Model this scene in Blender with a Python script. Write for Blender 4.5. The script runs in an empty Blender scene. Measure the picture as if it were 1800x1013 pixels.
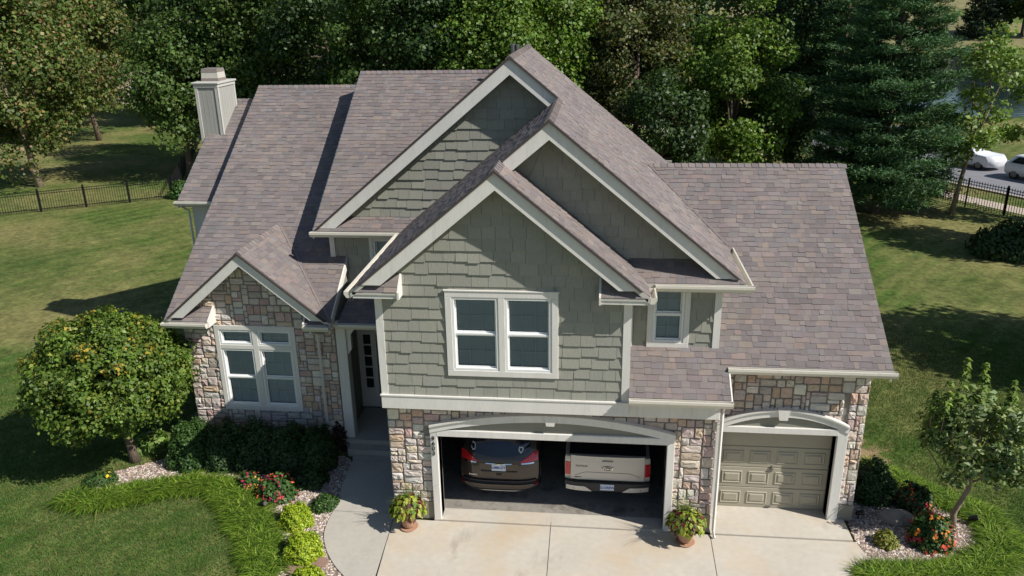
import bpy, math, random
import numpy as np
from mathutils import Vector, Matrix

# ------------------------------------------------------------------ camera, world, sun, exposure
SC = bpy.context.scene
COL = SC.collection
CAM = np.array([4.444, -14.861, 10.891])
_th, _ps, _ro = math.radians(19.724), math.radians(-6.46), math.radians(-1.065)
FW = np.array([math.sin(_ps)*math.cos(_th), math.cos(_ps)*math.cos(_th), -math.sin(_th)])
RT = np.array([math.cos(_ps), -math.sin(_ps), 0.0])
UP = np.cross(RT, FW)
RT, UP = RT*math.cos(_ro)+UP*math.sin(_ro), -RT*math.sin(_ro)+UP*math.cos(_ro)
cd = bpy.data.cameras.new('camera')
cd.sensor_width = 36.0
cd.lens = 28.0
cd.clip_end = 3000.0
cam = bpy.data.objects.new('camera', cd)
COL.objects.link(cam)
cam.matrix_world = Matrix(((RT[0], UP[0], -FW[0], CAM[0]), (RT[1], UP[1], -FW[1], CAM[1]),
                           (RT[2], UP[2], -FW[2], CAM[2]), (0, 0, 0, 1)))
SC.camera = cam

SUN = Vector((-1.04, 0.37, -1.0)).normalized()
world = bpy.data.worlds.new('World')
SC.world = world
world.use_nodes = True
wn = world.node_tree
sky = wn.nodes.new('ShaderNodeTexSky')
sky.sky_type = 'NISHITA'
sky.sun_disc = False
sky.dust_density = .4
sky.ozone_density = 2.5
sky.sun_elevation = math.asin(-SUN.z)
sky.sun_rotation = math.atan2(-SUN.x, -SUN.y)
wn.nodes['Background'].inputs['Strength'].default_value = 0.075
wn.links.new(sky.outputs[0], wn.nodes['Background'].inputs['Color'])
sl = bpy.data.lights.new('sun', 'SUN')
sl.energy = 5.0
sl.angle = math.radians(0.53)
sl.color = (1.0, 0.965, 0.915)
so = bpy.data.objects.new('sun', sl)
COL.objects.link(so)
so.rotation_euler = SUN.to_track_quat('-Z', 'Y').to_euler()
so.location = (20, -10, 30)
vs = SC.view_settings
vs.view_transform = 'Standard'
vs.look = 'None'
vs.exposure = 0.28
vs.gamma = 1.0
vs.use_curve_mapping = False

# ------------------------------------------------------------------ helpers
def un(px, py, Z=None, Y=None):
    """photo pixel -> point on the level Z or on the wall plane Y it touches"""
    d = FW + RT*(px-900)/1400 - UP*(py-506.5)/1400
    t = (Z-CAM[2])/d[2] if Z is not None else (Y-CAM[1])/d[1]
    return CAM + t*d

def gp(px, py, z=0.0):
    p = un(px, py, Z=z)
    return (float(p[0]), float(p[1]))

def s2l(r, g, b):
    f = lambda c: (c/255/12.92) if c/255 <= .04045 else ((c/255+.055)/1.055)**2.4
    return (f(r), f(g), f(b))

def jit(c, rng, v=.12, h=.05):
    k = 1+rng.uniform(-v, v)
    return tuple(max(0.0, x*k*(1+rng.uniform(-h, h))) for x in c)

class MB:
    def __init__(self):
        self.v, self.f, self.c = [], [], []
        self.col = None
    def face(self, pts, c=None):
        n = len(self.v)
        self.v.extend(tuple(map(float, p)) for p in pts)
        self.f.append(tuple(range(n, n+len(pts))))
        self.c.append(c or self.col)
    def add(self, vs_, fs_, c=None):
        n = len(self.v)
        self.v.extend(tuple(map(float, p)) for p in vs_)
        for f in fs_:
            self.f.append(tuple(i+n for i in f)); self.c.append(c or self.col)
    def box(self, x0, x1, y0, y1, z0, z1, c=None):
        self.add([(x0,y0,z0),(x1,y0,z0),(x1,y1,z0),(x0,y1,z0),(x0,y0,z1),(x1,y0,z1),(x1,y1,z1),(x0,y1,z1)],
                 [(0,3,2,1),(4,5,6,7),(0,1,5,4),(1,2,6,5),(2,3,7,6),(3,0,4,7)], c)
        return self
    def bbox(self, x0, x1, y0, y1, z0, z1, b=.01, c=None):
        """box with chamfered edges (front/back outline inset)"""
        v = []
        for y, i in ((y0, b), (y0+b, 0), (y1-b, 0), (y1, b)):
            v += [(x0+i, y, z0+i), (x1-i, y, z0+i), (x1-i, y, z1-i), (x0+i, y, z1-i)]
        f = [(0,1,2,3), (15,14,13,12)]
        for k in range(3):
            for i in range(4):
                j = (i+1) % 4
                f.append((4*k+j, 4*k+i, 4*k+4+i, 4*k+4+j))
        self.add(v, f, c)
        return self
    def prism(self, poly, ext, c=None):
        """3D polygon extruded by vector ext"""
        n = len(poly)
        a = [tuple(p) for p in poly]
        b = [(p[0]+ext[0], p[1]+ext[1], p[2]+ext[2]) for p in poly]
        fs = [tuple(range(n)), tuple(range(2*n-1, n-1, -1))]
        for i in range(n):
            j = (i+1) % n
            fs.append((j, i, n+i, n+j))
        self.add(a+b, fs, c)
        return self
    def tube(self, pts, rad, n=8, c=None, cap=True):
        pts = [Vector(p) for p in pts]
        if not hasattr(rad, '__len__'): rad = [rad]*len(pts)
        rings = []
        up = Vector((0, 0, 1))
        for i, p in enumerate(pts):
            d = (pts[min(i+1, len(pts)-1)]-pts[max(i-1, 0)]).normalized()
            a = d.cross(up if abs(d.z) < .95 else Vector((1, 0, 0))).normalized()
            b = a.cross(d)
            rings.append([tuple(p+(a*math.cos(2*math.pi*k/n)+b*math.sin(2*math.pi*k/n))*rad[i]) for k in range(n)])
        vv = [q for r_ in rings for q in r_]
        fs = []
        for i in range(len(pts)-1):
            for k in range(n):
                l = (k+1) % n
                fs.append((i*n+k, (i+1)*n+k, (i+1)*n+l, i*n+l))
        if cap:
            fs.append(tuple(range(n))); fs.append(tuple(reversed(range((len(pts)-1)*n, len(pts)*n))))
        self.add(vv, fs, c)
        return self
    def lathe(self, prof, loc=(0, 0, 0), n=24, c=None):
        vv, fs = [], []
        for r_, z in prof:
            vv += [(loc[0]+r_*math.cos(2*math.pi*k/n), loc[1]+r_*math.sin(2*math.pi*k/n), loc[2]+z) for k in range(n)]
        for i in range(len(prof)-1):
            for k in range(n):
                l = (k+1) % n
                fs.append((i*n+k, i*n+l, (i+1)*n+l, (i+1)*n+k))
        fs.append(tuple(reversed(range(n)))); fs.append(tuple(range((len(prof)-1)*n, len(prof)*n)))
        self.add(vv, fs, c)
        return self
    def mesh(self, name, mat, smooth=False):
        me = bpy.data.meshes.new(name)
        me.from_pydata(self.v, [], self.f)
        if any(c is not None for c in self.c):
            a = me.color_attributes.new('Col', 'FLOAT_COLOR', 'CORNER')
            arr = []
            for f, c in zip(self.f, self.c):
                c = c or (.5, .5, .5)
                arr.extend((c[0], c[1], c[2], 1.0)*len(f))
            a.data.foreach_set('color', arr)
        if mat: me.materials.append(mat)
        if smooth: me.polygons.foreach_set('use_smooth', [True]*len(me.polygons))
        me.update()
        return me
    def build(self, name, mat, parent=None, smooth=False, **k):
        return link(name, self.mesh(name, mat, smooth), parent, **k)

def link(name, me, parent=None, loc=None, label=None, cat=None, group=None, kind=None):
    o = bpy.data.objects.new(name, me)
    COL.objects.link(o)
    if loc is not None: o.location = loc
    if parent is not None:
        o.parent = parent
        o.matrix_parent_inverse = WM[parent.name]
    WM[o.name] = Matrix.Identity(4) if loc is None and parent is None else (Matrix.Translation(Vector(loc)).inverted() if loc is not None else Matrix.Identity(4))
    tag(o, label, cat, group, kind)
    return o
WM = {}

def tag(o, label=None, cat=None, group=None, kind=None):
    for k_, v_ in (('label', label), ('category', cat), ('group', group), ('kind', kind)):
        if v_: o[k_] = v_
    return o

def thing(name, label, cat, loc=(0, 0, 0), group=None):
    """an Empty at the thing's base; parts are written in world coordinates"""
    return link(name, None, None, loc, label, cat, group)

# ------------------------------------------------------------------ materials
def mat(name, col=(.5, .5, .5), rough=.7, metal=0.0, attr=False, objcol=False, noise=None, bump=None, spec=None, coat=0.0, stretch=None):
    """noise=(scale, amount): brightness mottling; bump=(scale, strength, distance)"""
    m = bpy.data.materials.new(name)
    m.use_nodes = True
    nt = m.node_tree
    N, L = nt.nodes, nt.links
    b = N['Principled BSDF']
    b.inputs['Roughness'].default_value = rough
    b.inputs['Metallic'].default_value = metal
    if spec is not None: b.inputs['Specular IOR Level'].default_value = spec
    if coat: b.inputs['Coat Weight'].default_value = coat; b.inputs['Coat Roughness'].default_value = .06
    geo = N.new('ShaderNodeNewGeometry')
    vec = geo.outputs['Position']
    if stretch:
        mp = N.new('ShaderNodeMapping'); mp.inputs['Scale'].default_value = stretch
        L.new(vec, mp.inputs[0]); vec = mp.outputs[0]
    if attr:
        a = N.new('ShaderNodeAttribute'); a.attribute_name = 'Col'; src = a.outputs['Color']
    elif objcol:
        a = N.new('ShaderNodeObjectInfo'); src = a.outputs['Color']
    else:
        a = N.new('ShaderNodeRGB'); a.outputs[0].default_value = (*col, 1); src = a.outputs[0]
    if noise:
        for sc_, am in ([noise] if not isinstance(noise[0], tuple) else noise):
            nz = N.new('ShaderNodeTexNoise'); nz.inputs['Scale'].default_value = sc_; nz.inputs['Detail'].default_value = 4
            L.new(vec, nz.inputs['Vector'])
            mr = N.new('ShaderNodeMapRange'); mr.inputs[1].default_value = .25; mr.inputs[2].default_value = .75
            mr.inputs[3].default_value = 1-am; mr.inputs[4].default_value = 1+am
            L.new(nz.outputs[0], mr.inputs[0])
            vm = N.new('ShaderNodeVectorMath'); vm.operation = 'SCALE'
            L.new(src, vm.inputs[0]); L.new(mr.outputs[0], vm.inputs['Scale'])
            src = vm.outputs[0]
    L.new(src, b.inputs['Base Color'])
    if bump:
        nz = N.new('ShaderNodeTexNoise'); nz.inputs['Scale'].default_value = bump[0]; nz.inputs['Detail'].default_value = 5
        L.new(vec, nz.inputs['Vector'])
        bp = N.new('ShaderNodeBump'); bp.inputs['Strength'].default_value = bump[1]; bp.inputs['Distance'].default_value = bump[2]
        L.new(nz.outputs[0], bp.inputs['Height']); L.new(bp.outputs[0], b.inputs['Normal'])
    return m

def leafmat(name, trans=.3, rough=.5, spec=.35):
    m = bpy.data.materials.new(name)
    m.use_nodes = True
    N, L = m.node_tree.nodes, m.node_tree.links
    b = N['Principled BSDF']
    b.inputs['Roughness'].default_value = rough
    b.inputs['Specular IOR Level'].default_value = spec
    a = N.new('ShaderNodeAttribute'); a.attribute_name = 'Col'
    L.new(a.outputs['Color'], b.inputs['Base Color'])
    t = N.new('ShaderNodeBsdfTranslucent')
    vm = N.new('ShaderNodeVectorMath'); vm.operation = 'MULTIPLY'; vm.inputs[1].default_value = (1.25, 1.3, .6)
    L.new(a.outputs['Color'], vm.inputs[0]); L.new(vm.outputs[0], t.inputs['Color'])
    mx = N.new('ShaderNodeMixShader'); mx.inputs[0].default_value = trans
    L.new(b.outputs[0], mx.inputs[1]); L.new(t.outputs[0], mx.inputs[2])
    L.new(mx.outputs[0], N['Material Output'].inputs['Surface'])
    return m

def glassmat(name, tint=(.80, .84, .86), refl=.02):
    m = bpy.data.materials.new(name)
    m.use_nodes = True
    N, L = m.node_tree.nodes, m.node_tree.links
    N.remove(N['Principled BSDF'])
    t = N.new('ShaderNodeBsdfTransparent'); t.inputs[0].default_value = (*tint, 1)
    g = N.new('ShaderNodeBsdfGlossy'); g.inputs['Roughness'].default_value = refl
    fr = N.new('ShaderNodeFresnel'); fr.inputs[0].default_value = 1.52
    mx = N.new('ShaderNodeMixShader')
    L.new(fr.outputs[0], mx.inputs[0]); L.new(t.outputs[0], mx.inputs[1]); L.new(g.outputs[0], mx.inputs[2])
    L.new(mx.outputs[0], N['Material Output'].inputs['Surface'])
    return m

M = {}
M['trim'] = mat('trim_paint', s2l(202, 197, 187), .55, noise=((3, .05), (40, .03)))
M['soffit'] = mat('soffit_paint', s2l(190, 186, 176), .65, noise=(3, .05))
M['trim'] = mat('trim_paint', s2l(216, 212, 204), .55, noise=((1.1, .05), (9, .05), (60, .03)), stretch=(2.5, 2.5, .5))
M['vinyl'] = mat('white_vinyl', s2l(228, 228, 224), .35)
M['shingle'] = mat('asphalt_shingle', attr=True, rough=.95, spec=.15, noise=((210, .35), (.7, .07), (5, .06)), bump=(320, .5, .004))
M['cap'] = mat('asphalt_shingle_cap', objcol=True, rough=.95, spec=.15, noise=(260, .22), bump=(320, .5, .004))
M['deck'] = mat('roof_deck', s2l(70, 62, 60), .9)
M['valley'] = mat('valley_metal', s2l(118, 108, 104), .7, noise=(8, .1))
M['shake'] = mat('sage_shake_siding', attr=True, rough=.75, spec=.25, noise=((14, .06), (60, .08)), bump=(30, .45, .01), stretch=(3.2, 3.2, .25))
M['sage'] = mat('sage_wall', s2l(138, 136, 124), .8, noise=(6, .06))
M['stucco'] = mat('sage_stucco', s2l(134, 132, 120), .9, noise=(60, .12), bump=(90, .7, .01))
M['doorpaint'] = mat('garage_door_paint', s2l(160, 153, 134), .5, noise=((2, .04), (30, .03)))
M['stone'] = mat('cut_stone', attr=True, rough=.9, spec=.2, noise=((9, .12), (70, .14)), bump=(38, .6, .02))
M['mortar'] = mat('mortar', s2l(134, 128, 120), .95, noise=(50, .15), bump=(120, .5, .005))
M['plinth'] = mat('foundation_stucco', s2l(134, 130, 116), .9, noise=(30, .08), bump=(80, .4, .004))
M['gutter'] = mat('gutter_paint', s2l(212, 206, 192), .4, noise=(5, .04))
M['glass'] = glassmat('window_glass')
M['blind'] = mat('window_blind', s2l(200, 205, 208), .6)
M['muntin'] = mat('muntin_grey', s2l(150, 154, 152), .5)
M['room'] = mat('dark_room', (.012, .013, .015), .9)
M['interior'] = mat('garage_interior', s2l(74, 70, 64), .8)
M['concrete'] = mat('driveway_concrete', s2l(186, 178, 164), .85, noise=((.9, .07), (7, .06), (90, .07)), bump=(150, .25, .004))
M['concrete_old'] = mat('walkway_concrete', s2l(174, 168, 156), .85, noise=((1.2, .08), (9, .06), (90, .07)), bump=(150, .25, .004))
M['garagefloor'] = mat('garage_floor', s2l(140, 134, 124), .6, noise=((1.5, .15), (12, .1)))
M['black'] = mat('black_metal', (.012, .012, .013), .45, metal=.3)
M['digit'] = mat('dark_bronze', (.02, .02, .022), .4, metal=.6)
M['bark'] = mat('bark', s2l(98, 84, 70), .9, noise=((6, .3), (40, .2)), bump=(30, .9, .03), stretch=(1, 1, .3))
M['barkpale'] = mat('pale_bark', s2l(140, 124, 104), .9, noise=((6, .25), (40, .2)), bump=(40, .7, .02), stretch=(1, 1, .3))
M['leaf'] = leafmat('leaf')
M['needle'] = leafmat('needle', .15, .6, .2)
M['blade'] = leafmat('grass_blade', .3, .5, .3)
M['petal'] = leafmat('petal', .25, .6, .2)
M['terracotta'] = mat('terracotta', s2l(166, 128, 102), .8, noise=(20, .12))
M['darkmetal'] = mat('grey_metal', s2l(120, 120, 118), .45, metal=.7)
M['rock'] = mat('boulder', s2l(140, 132, 120), .9, noise=((4, .2), (40, .15)), bump=(14, .8, .05))
M['gravel'] = mat('gravel', attr=True, rough=.9, noise=(60, .15))
M['flag'] = mat('red_flagstone', s2l(140, 112, 98), .9, noise=((6, .15), (60, .1)), bump=(30, .4, .01))

def stain(m_, scale, col, lo, hi, amt, stretch=None):
    """lay irregular discoloration over a material's base colour"""
    N, L = m_.node_tree.nodes, m_.node_tree.links
    b = N['Principled BSDF']; src = b.inputs['Base Color'].links[0].from_socket
    geo = N.new('ShaderNodeNewGeometry'); v = geo.outputs['Position']
    if stretch:
        mp = N.new('ShaderNodeMapping'); mp.inputs['Scale'].default_value = stretch; L.new(v, mp.inputs[0]); v = mp.outputs[0]
    n = N.new('ShaderNodeTexNoise'); n.inputs['Scale'].default_value = scale; n.inputs['Detail'].default_value = 6; n.inputs['Roughness'].default_value = .65
    L.new(v, n.inputs['Vector'])
    r = N.new('ShaderNodeMapRange'); r.inputs[1].default_value = lo; r.inputs[2].default_value = hi; r.inputs[3].default_value = 0; r.inputs[4].default_value = amt
    L.new(n.outputs[0], r.inputs[0])
    x = N.new('ShaderNodeMix'); x.data_type = 'RGBA'
    L.new(r.outputs[0], x.inputs[0]); L.new(src, x.inputs[6]); x.inputs[7].default_value = (*col, 1)
    L.new(x.outputs[2], b.inputs['Base Color'])
stain(M['concrete'], .55, s2l(188, 164, 128), .48, .7, .55)
stain(M['concrete'], .9, s2l(120, 112, 102), .62, .74, .45, (1, .35, 1))
stain(M['concrete'], 9, s2l(110, 102, 92), .70, .78, .6)
stain(M['concrete_old'], 1.1, s2l(128, 122, 112), .52, .75, .5)
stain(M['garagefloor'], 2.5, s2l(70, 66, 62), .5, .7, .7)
stain(M['shingle'], .9, s2l(92, 86, 86), .5, .8, .4, (1, .4, .4))
stain(M['trim'], 2.2, s2l(150, 146, 134), .58, .8, .4, (2, 2, .35))
stain(M['gutter'], 3.0, s2l(140, 134, 122), .58, .78, .45, (2, 2, 2))
# ------------------------------------------------------------------ 2D clipping
def area2(p):
    return .5*sum(p[i][0]*p[(i+1) % len(p)][1]-p[(i+1) % len(p)][0]*p[i][1] for i in range(len(p)))
def ccw(p):
    return list(p) if area2(p) > 0 else list(reversed(p))
def half(poly, a, b, c):
    """keep a*u+b*v<=c"""
    out = []
    n = len(poly)
    for i in range(n):
        p, q = poly[i], poly[(i+1) % n]
        dp, dq = a*p[0]+b*p[1]-c, a*q[0]+b*q[1]-c
        if dp <= 0: out.append(p)
        if dp*dq < 0:
            t = dp/(dp-dq)
            out.append((p[0]+t*(q[0]-p[0]), p[1]+t*(q[1]-p[1])))
    return out
def clip(poly, conv):
    for i in range(len(conv)):
        p, q = conv[i], conv[(i+1) % len(conv)]
        a, b = q[1]-p[1], -(q[0]-p[0])
        poly = half(poly, a, b, a*p[0]+b*p[1])
        if len(poly) < 3: return []
    return poly
def cut_hole(poly, h):
    x0, x1, z0, z1 = h
    if not poly: return poly
    us = [p[0] for p in poly]; vs_ = [p[1] for p in poly]
    if max(us) <= x0 or min(us) >= x1 or max(vs_) <= z0 or min(vs_) >= z1: return poly
    c = [half(poly, 1, 0, x0), half(poly, -1, 0, -x1), half(poly, 0, 1, z0), half(poly, 0, -1, -z1)]
    c = [k for k in c if len(k) > 2]
    return max(c, key=lambda k: abs(area2(k))) if c else []

class Frame:
    def __init__(s, O, U, V):
        s.O, s.U, s.V = np.array(O, float), np.array(U, float), np.array(V, float)
        s.N = np.cross(s.U, s.V)
    def p(s, u, v, h=0.0):
        return s.O+s.U*u+s.V*v+s.N*h
def roof_frame(x0, y0, z0, a, b):
    st = math.hypot(a, b); g = (a/st, b/st); k = math.sqrt(1+st*st)
    F = Frame((x0, y0, z0), (g[1], -g[0], 0), (g[0]/k, g[1]/k, st/k))
    F.uv = lambda X, Y: ((X-x0)*g[1]-(Y-y0)*g[0], ((X-x0)*g[0]+(Y-y0)*g[1])*k)
    F.z = lambda X, Y: z0+a*(X-x0)+b*(Y-y0)
    return F
def wall_frame(y):
    return Frame((0, y, 0), (1, 0, 0), (0, 0, 1))

PIECES = {'shingle': [], 'shake': [], 'stone': []}   # (score, verts, faces, colour, parent)
def submit(kind, F, vs_, fs, col, parent, poly):
    c = np.mean(np.array(vs_), axis=0); d = CAM-c
    cosv = max(0.0, float(d@F.N)/np.linalg.norm(d))
    z = float((c-CAM)@FW)
    x = 900+1400*float((c-CAM)@RT)/z; y = 506.5-1400*float((c-CAM)@UP)/z
    sc_ = abs(area2(poly))*cosv/(z*z) if 0 < x < 1800 and 0 < y < 1013 else 0
    PIECES[kind].append((sc_, vs_, fs, col, parent))

def tabs(kind, F, pieces, parent, exp, wr, tr, gap, stag, pal, rng, holes=(), lap=.012, seed_rows=True):
    pieces = [ccw(p) for p in pieces]
    us = [q[0] for p in pieces for q in p]; vv = [q[1] for p in pieces for q in p]
    v0 = min(vv)
    while v0 < max(vv):
        u = min(us)-rng.uniform(0, wr[1])
        while u < max(us):
            w = rng.uniform(*wr)
            st = rng.choice((0, stag)) if stag else 0
            r_ = [(u+gap/2, v0-st), (u+w-gap/2, v0-st), (u+w-gap/2, v0+exp+lap), (u+gap/2, v0+exp+lap)]
            t = rng.uniform(*tr); col = jit(rng.choice(pal), rng, .08 if kind == 'shingle' else .035, .02 if kind == 'shingle' else .008)
            for pc in pieces:
                q = clip(r_, pc)
                for h in holes: q = cut_hole(q, h)
                if len(q) < 3 or abs(area2(q)) < 4e-4: continue
                n = len(q)
                top = [F.p(a, b, .003+t*max(0, 1-(b-v0)/(exp+lap))) for a, b in q]
                bot = [F.p(a, b, -.001) for a, b in q]
                fs = [tuple(range(n))]+[(i, n+i, n+(i+1) % n, (i+1) % n) for i in range(n)]
                submit(kind, F, top+bot, fs, col, parent, q)
            u += w
        v0 += exp

def stone_mesh(F, q, rng):
    """rough split face on a convex outline"""
    c = np.mean(np.array(q), axis=0)
    ring = []
    n = len(q)
    for i in range(n):
        a, b = np.array(q[i]), np.array(q[(i+1) % n])
        ring += [a+(c-a)*.06, (a+b)/2+(c-(a+b)/2)*rng.uniform(-.02, .05)]
    m = len(ring)
    d = rng.uniform(.022, .05)
    o = [F.p(*p, 0) for p in ring]
    i1 = [F.p(*(p+(c-p)*.06), d*rng.uniform(.65, 1.0)) for p in ring]
    i2 = [F.p(*(p+(c-p)*rng.uniform(.4, .6)), d*rng.uniform(.7, 1.35)) for p in ring]
    ce = F.p(*(c+np.array([rng.uniform(-.02, .02), rng.uniform(-.01, .01)])), d*rng.uniform(.8, 1.4))
    vs_ = o+i1+i2+[ce]
    fs = []
    for i in range(m):
        j = (i+1) % m
        fs += [(i, j, m+j, m+i), (m+i, m+j, 2*m+j, 2*m+i), (2*m+i, 2*m+j, 3*m)]
    return vs_, fs

def stones(F, rect, parent, rng, cutter, pal, mod=.088):
    """random ashlar packing of a rectangle; cutter(poly)->poly trims to the wall's outline"""
    x0, x1, z0, z1 = rect
    nx, nz = int((x1-x0)/mod)+1, int((z1-z0)/mod)+1
    g = [[0]*nx for _ in range(nz)]
    for j in range(nz):
        for i in range(nx):
            if g[j][i]: continue
            w = rng.choice((2, 2, 3, 3, 4, 4, 5)); h = rng.choice((1, 2, 2, 2, 2, 3))
            if h == 3: w = min(w, 3)
            ww = 0
            while ww < w and i+ww < nx and not g[j][i+ww]: ww += 1
            hh = min(h, nz-j)
            ok = 1
            for b in range(1, hh):
                if all(not g[j+b][i+a] for a in range(ww)): ok = b+1
                else: break
            hh = ok
            for b in range(hh):
                for a in range(ww): g[j+b][i+a] = 1
            m_ = .009
            r_ = [(x0+i*mod+m_, z0+j*mod+m_), (x0+(i+ww)*mod-m_, z0+j*mod+m_),
                  (x0+(i+ww)*mod-m_, z0+(j+hh)*mod-m_), (x0+i*mod+m_, z0+(j+hh)*mod-m_)]
            r_ = [(a+rng.uniform(-.006, .006), b+rng.uniform(-.006, .006)) for a, b in r_]
            r_ = clip(r_, [(x0, z0), (x1, z0), (x1, z1), (x0, z1)])
            q = cutter(r_) if r_ else []
            if len(q) < 3 or abs(area2(q)) < 1.2e-3: continue
            vs_, fs = stone_mesh(F, ccw(q), rng)
            submit('stone', F, vs_, fs, jit(rng.choice(pal), rng, .14, .04), parent, q)

# ------------------------------------------------------------------ the house
rng = random.Random(11)
HOUSE = thing('house', 'grey roofed two storey house with sage shake gables and cut stone walls', 'house', (3, 4, 0))

def wall(name, poly, y, holes=(), mat_=None, thick=.2, label=None):
    """upright wall panel facing the street: poly in (x, z) convex, rectangular openings"""
    xs = sorted({p[0] for p in poly} | {h[0] for h in holes} | {h[1] for h in holes})
    zs = sorted({p[1] for p in poly} | {h[2] for h in holes} | {h[3] for h in holes})
    b = MB(); pc = ccw(poly)
    for i in range(len(xs)-1):
        for j in range(len(zs)-1):
            cx, cz = (xs[i]+xs[i+1])/2, (zs[j]+zs[j+1])/2
            if any(h[0] < cx < h[1] and h[2] < cz < h[3] for h in holes): continue
            q = clip([(xs[i], zs[j]), (xs[i+1], zs[j]), (xs[i+1], zs[j+1]), (xs[i], zs[j+1])], pc)
            if len(q) > 2: b.prism([(a, y, c) for a, c in q], (0, thick, 0))
    return b.build(name, mat_ or M['sage'], HOUSE, label=label)

SHP = [s2l(*c) for c in ((120,112,109),(125,116,112),(116,109,107),(128,119,114),(121,111,107),(130,118,111),(118,112,111),(123,113,110),(112,105,103))]
SKP = [s2l(*c) for c in ((149,148,136),(146,145,133),(152,151,138),(148,147,136),(145,144,133))]
STP = [s2l(*c) for c in ((204,192,179),(196,182,170),(208,199,187),(190,175,166),(198,178,158),(194,184,176),(211,202,189),(184,167,157),(203,188,173),(194,168,146),(190,163,155))]

ROOFS = []
def roof(name, F, pieces, thick=.13, shing=True, drop_mat=None, exp=.143):
    b = MB()
    for pc in pieces:
        pc = ccw(pc)
        b.prism([(x, y, F.z(x, y)-.004) for x, y in pc], (0, 0, -thick))
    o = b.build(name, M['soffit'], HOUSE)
    # felt under the tabs
    f = MB()
    for pc in pieces: f.face([F.p(*F.uv(x, y), .0) for x, y in ccw(pc)])
    f.build('felt', M['deck'], o)
    if shing:
        tabs('shingle', F, [[F.uv(x, y) for x, y in pc] for pc in pieces], o, exp, (.10, .30), (.004, .016), .003, .022, SHP, rng)
    ROOFS.append(o)
    return o

G = .828
# planes: left wing, second-storey main, gable slopes, right garage, far-left, pents
F_left = roof_frame(0, 2.45, 3.59, 0, .6704)
F_main = roof_frame(0, 3.9, 5.58, 0, .658)
F_bigL = roof_frame(-2.656, 0, 5.58, G, 0)
F_midL = roof_frame(-.397, 0, 5.58, G, 0)
F_midR = roof_frame(3.489, 0, 8.798, -G, 0)
F_frR = roof_frame(2.53, 0, 8.003, -G, 0)
F_gar = roof_frame(0, 5.13, 7.03, 0, .656)
F_garB = roof_frame(0, 5.13, 7.03, 0, -.656)
F_far = roof_frame(0, 6.4, 5.684, 0, .67)
YK = 9.0
R_left = roof('roof', F_left, [[(-6.238, 2.45), (-5.108, 2.45), (-5.108, 2.881), (-6.238, 2.881)], [(-2.634, 2.45), (-2.018, 2.45), (-2.018, 2.881), (-2.634, 2.881)],
      [(-6.238, 2.881), (-2.018, 2.881), (-2.018, 4.3), (-6.238, 4.3)], [(-6.238, 4.3), (-2.42, 4.3), (-2.42, 9.842), (-6.238, 9.842)]])
R_leftB = roof('roof', roof_frame(0, 9.842, 8.546, 0, -.6704), [[(-6.238, 9.842), (-2.42, 9.842), (-2.42, 15.5), (-6.238, 15.5)]])
R_main = roof('roof', F_main, [[(-2.70, 3.88), (-2.60, 3.88), (1.52, 9.11), (-2.70, 9.11)]])
R_mainB = roof('roof', roof_frame(0, 9.11, 9.01, 0, -.658), [[(-2.70, 9.11), (1.5, 9.11), (1.5, 14), (-2.70, 14)]])
R_bigL = roof('roof', F_bigL, [[(-2.66, 3.9), (2.36, 3.9), (2.36, YK), (1.45, YK)]])
R_midL = roof('roof', F_midL, [[(-.397, -.52), (2.53, -.52), (2.53, .31), (-.397, .31)], [(-.397, .31), (3.489, .31), (3.489, 4.3), (-.397, 4.3)]])
R_frR = roof('roof', F_frR, [[(2.53, -.52), (5.453, -.52), (5.453, .78), (2.53, .78)]])
R_midR = roof('roof', F_midR, [[(3.489, .31), (7.375, .31), (7.375, 2.92), (5.63, 5.13), (3.489, 5.13)], [(2.36, 3.9), (3.489, 3.9), (3.489, 5.13), (2.36, 5.13)],
      [(2.36, 5.13), (5.63, 5.13), (7.375, 7.34), (7.375, YK), (2.36, YK)]])
R_gar = roof('roof', F_gar, [[(5.13, -.42), (7.14, -.42), (7.14, .644), (5.13, .644)], [(7.142, .254), (10.37, .254), (10.37, .644), (7.142, .644)],
      [(6.965, .644), (10.37, .644), (10.37, 2.92), (6.965, 2.92)], [(7.375, 2.92), (10.37, 2.92), (10.37, 5.13), (5.63, 5.13)]])
R_garB = roof('roof', F_garB, [[(5.63, 5.13), (10.37, 5.13), (10.37, 10), (7.375, 10), (7.375, 7.34)]])
R_far = roof('roof', F_far, [[(-7.593, 6.4), (-6.208, 6.4), (-6.208, 10.037), (-7.593, 10.037)]])
R_farB = roof('roof', roof_frame(0, 10.037, 8.121, 0, -.67), [[(-7.593, 10.037), (-6.208, 10.037), (-6.208, 14), (-7.593, 14)]])
R_pentB = roof('roof', roof_frame(0, 3.84, 5.56, 0, .60), [[(-2.61, 3.84), (-.36, 3.84), (-.12, 4.3), (-2.31, 4.3)]], .1)
R_pentM = roof('roof', roof_frame(0, .22, 5.61, 0, .62), [[(5.1, .22), (7.33, .22), (6.88, .78), (5.1, .78)]], .1)
R_retL = roof('roof', roof_frame(0, -.52, 5.565, 0, .95), [[(-.36, -.52), (.54, -.52), (.54, -.2), (-.04, -.2)]], .05)
R_retR = roof('roof', roof_frame(0, -.52, 5.545, 0, .95), [[(4.53, -.52), (5.42, -.52), (5.10, -.2), (4.53, -.2)]], .05)
F_sgR = roof_frame(-4.092, 0, 5.397, -.84, 0); F_sgL = roof_frame(-4.092, 0, 5.397, .84, 0)
R_sgR = roof('roof', F_sgR, [[(-4.092, 2.45), (-1.967, 2.45), (-4.092, 5.145)]])
R_sgL = roof('roof', F_sgL, [[(-4.092, 2.45), (-4.092, 5.145), (-6.217, 2.45)]])
R_porch = roof('roof', roof_frame(0, 2.72, 3.55, 0, .3), [[(-1.88, 2.72), (.02, 2.72), (.02, 4.25), (-1.88, 4.25)]], .08)

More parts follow.
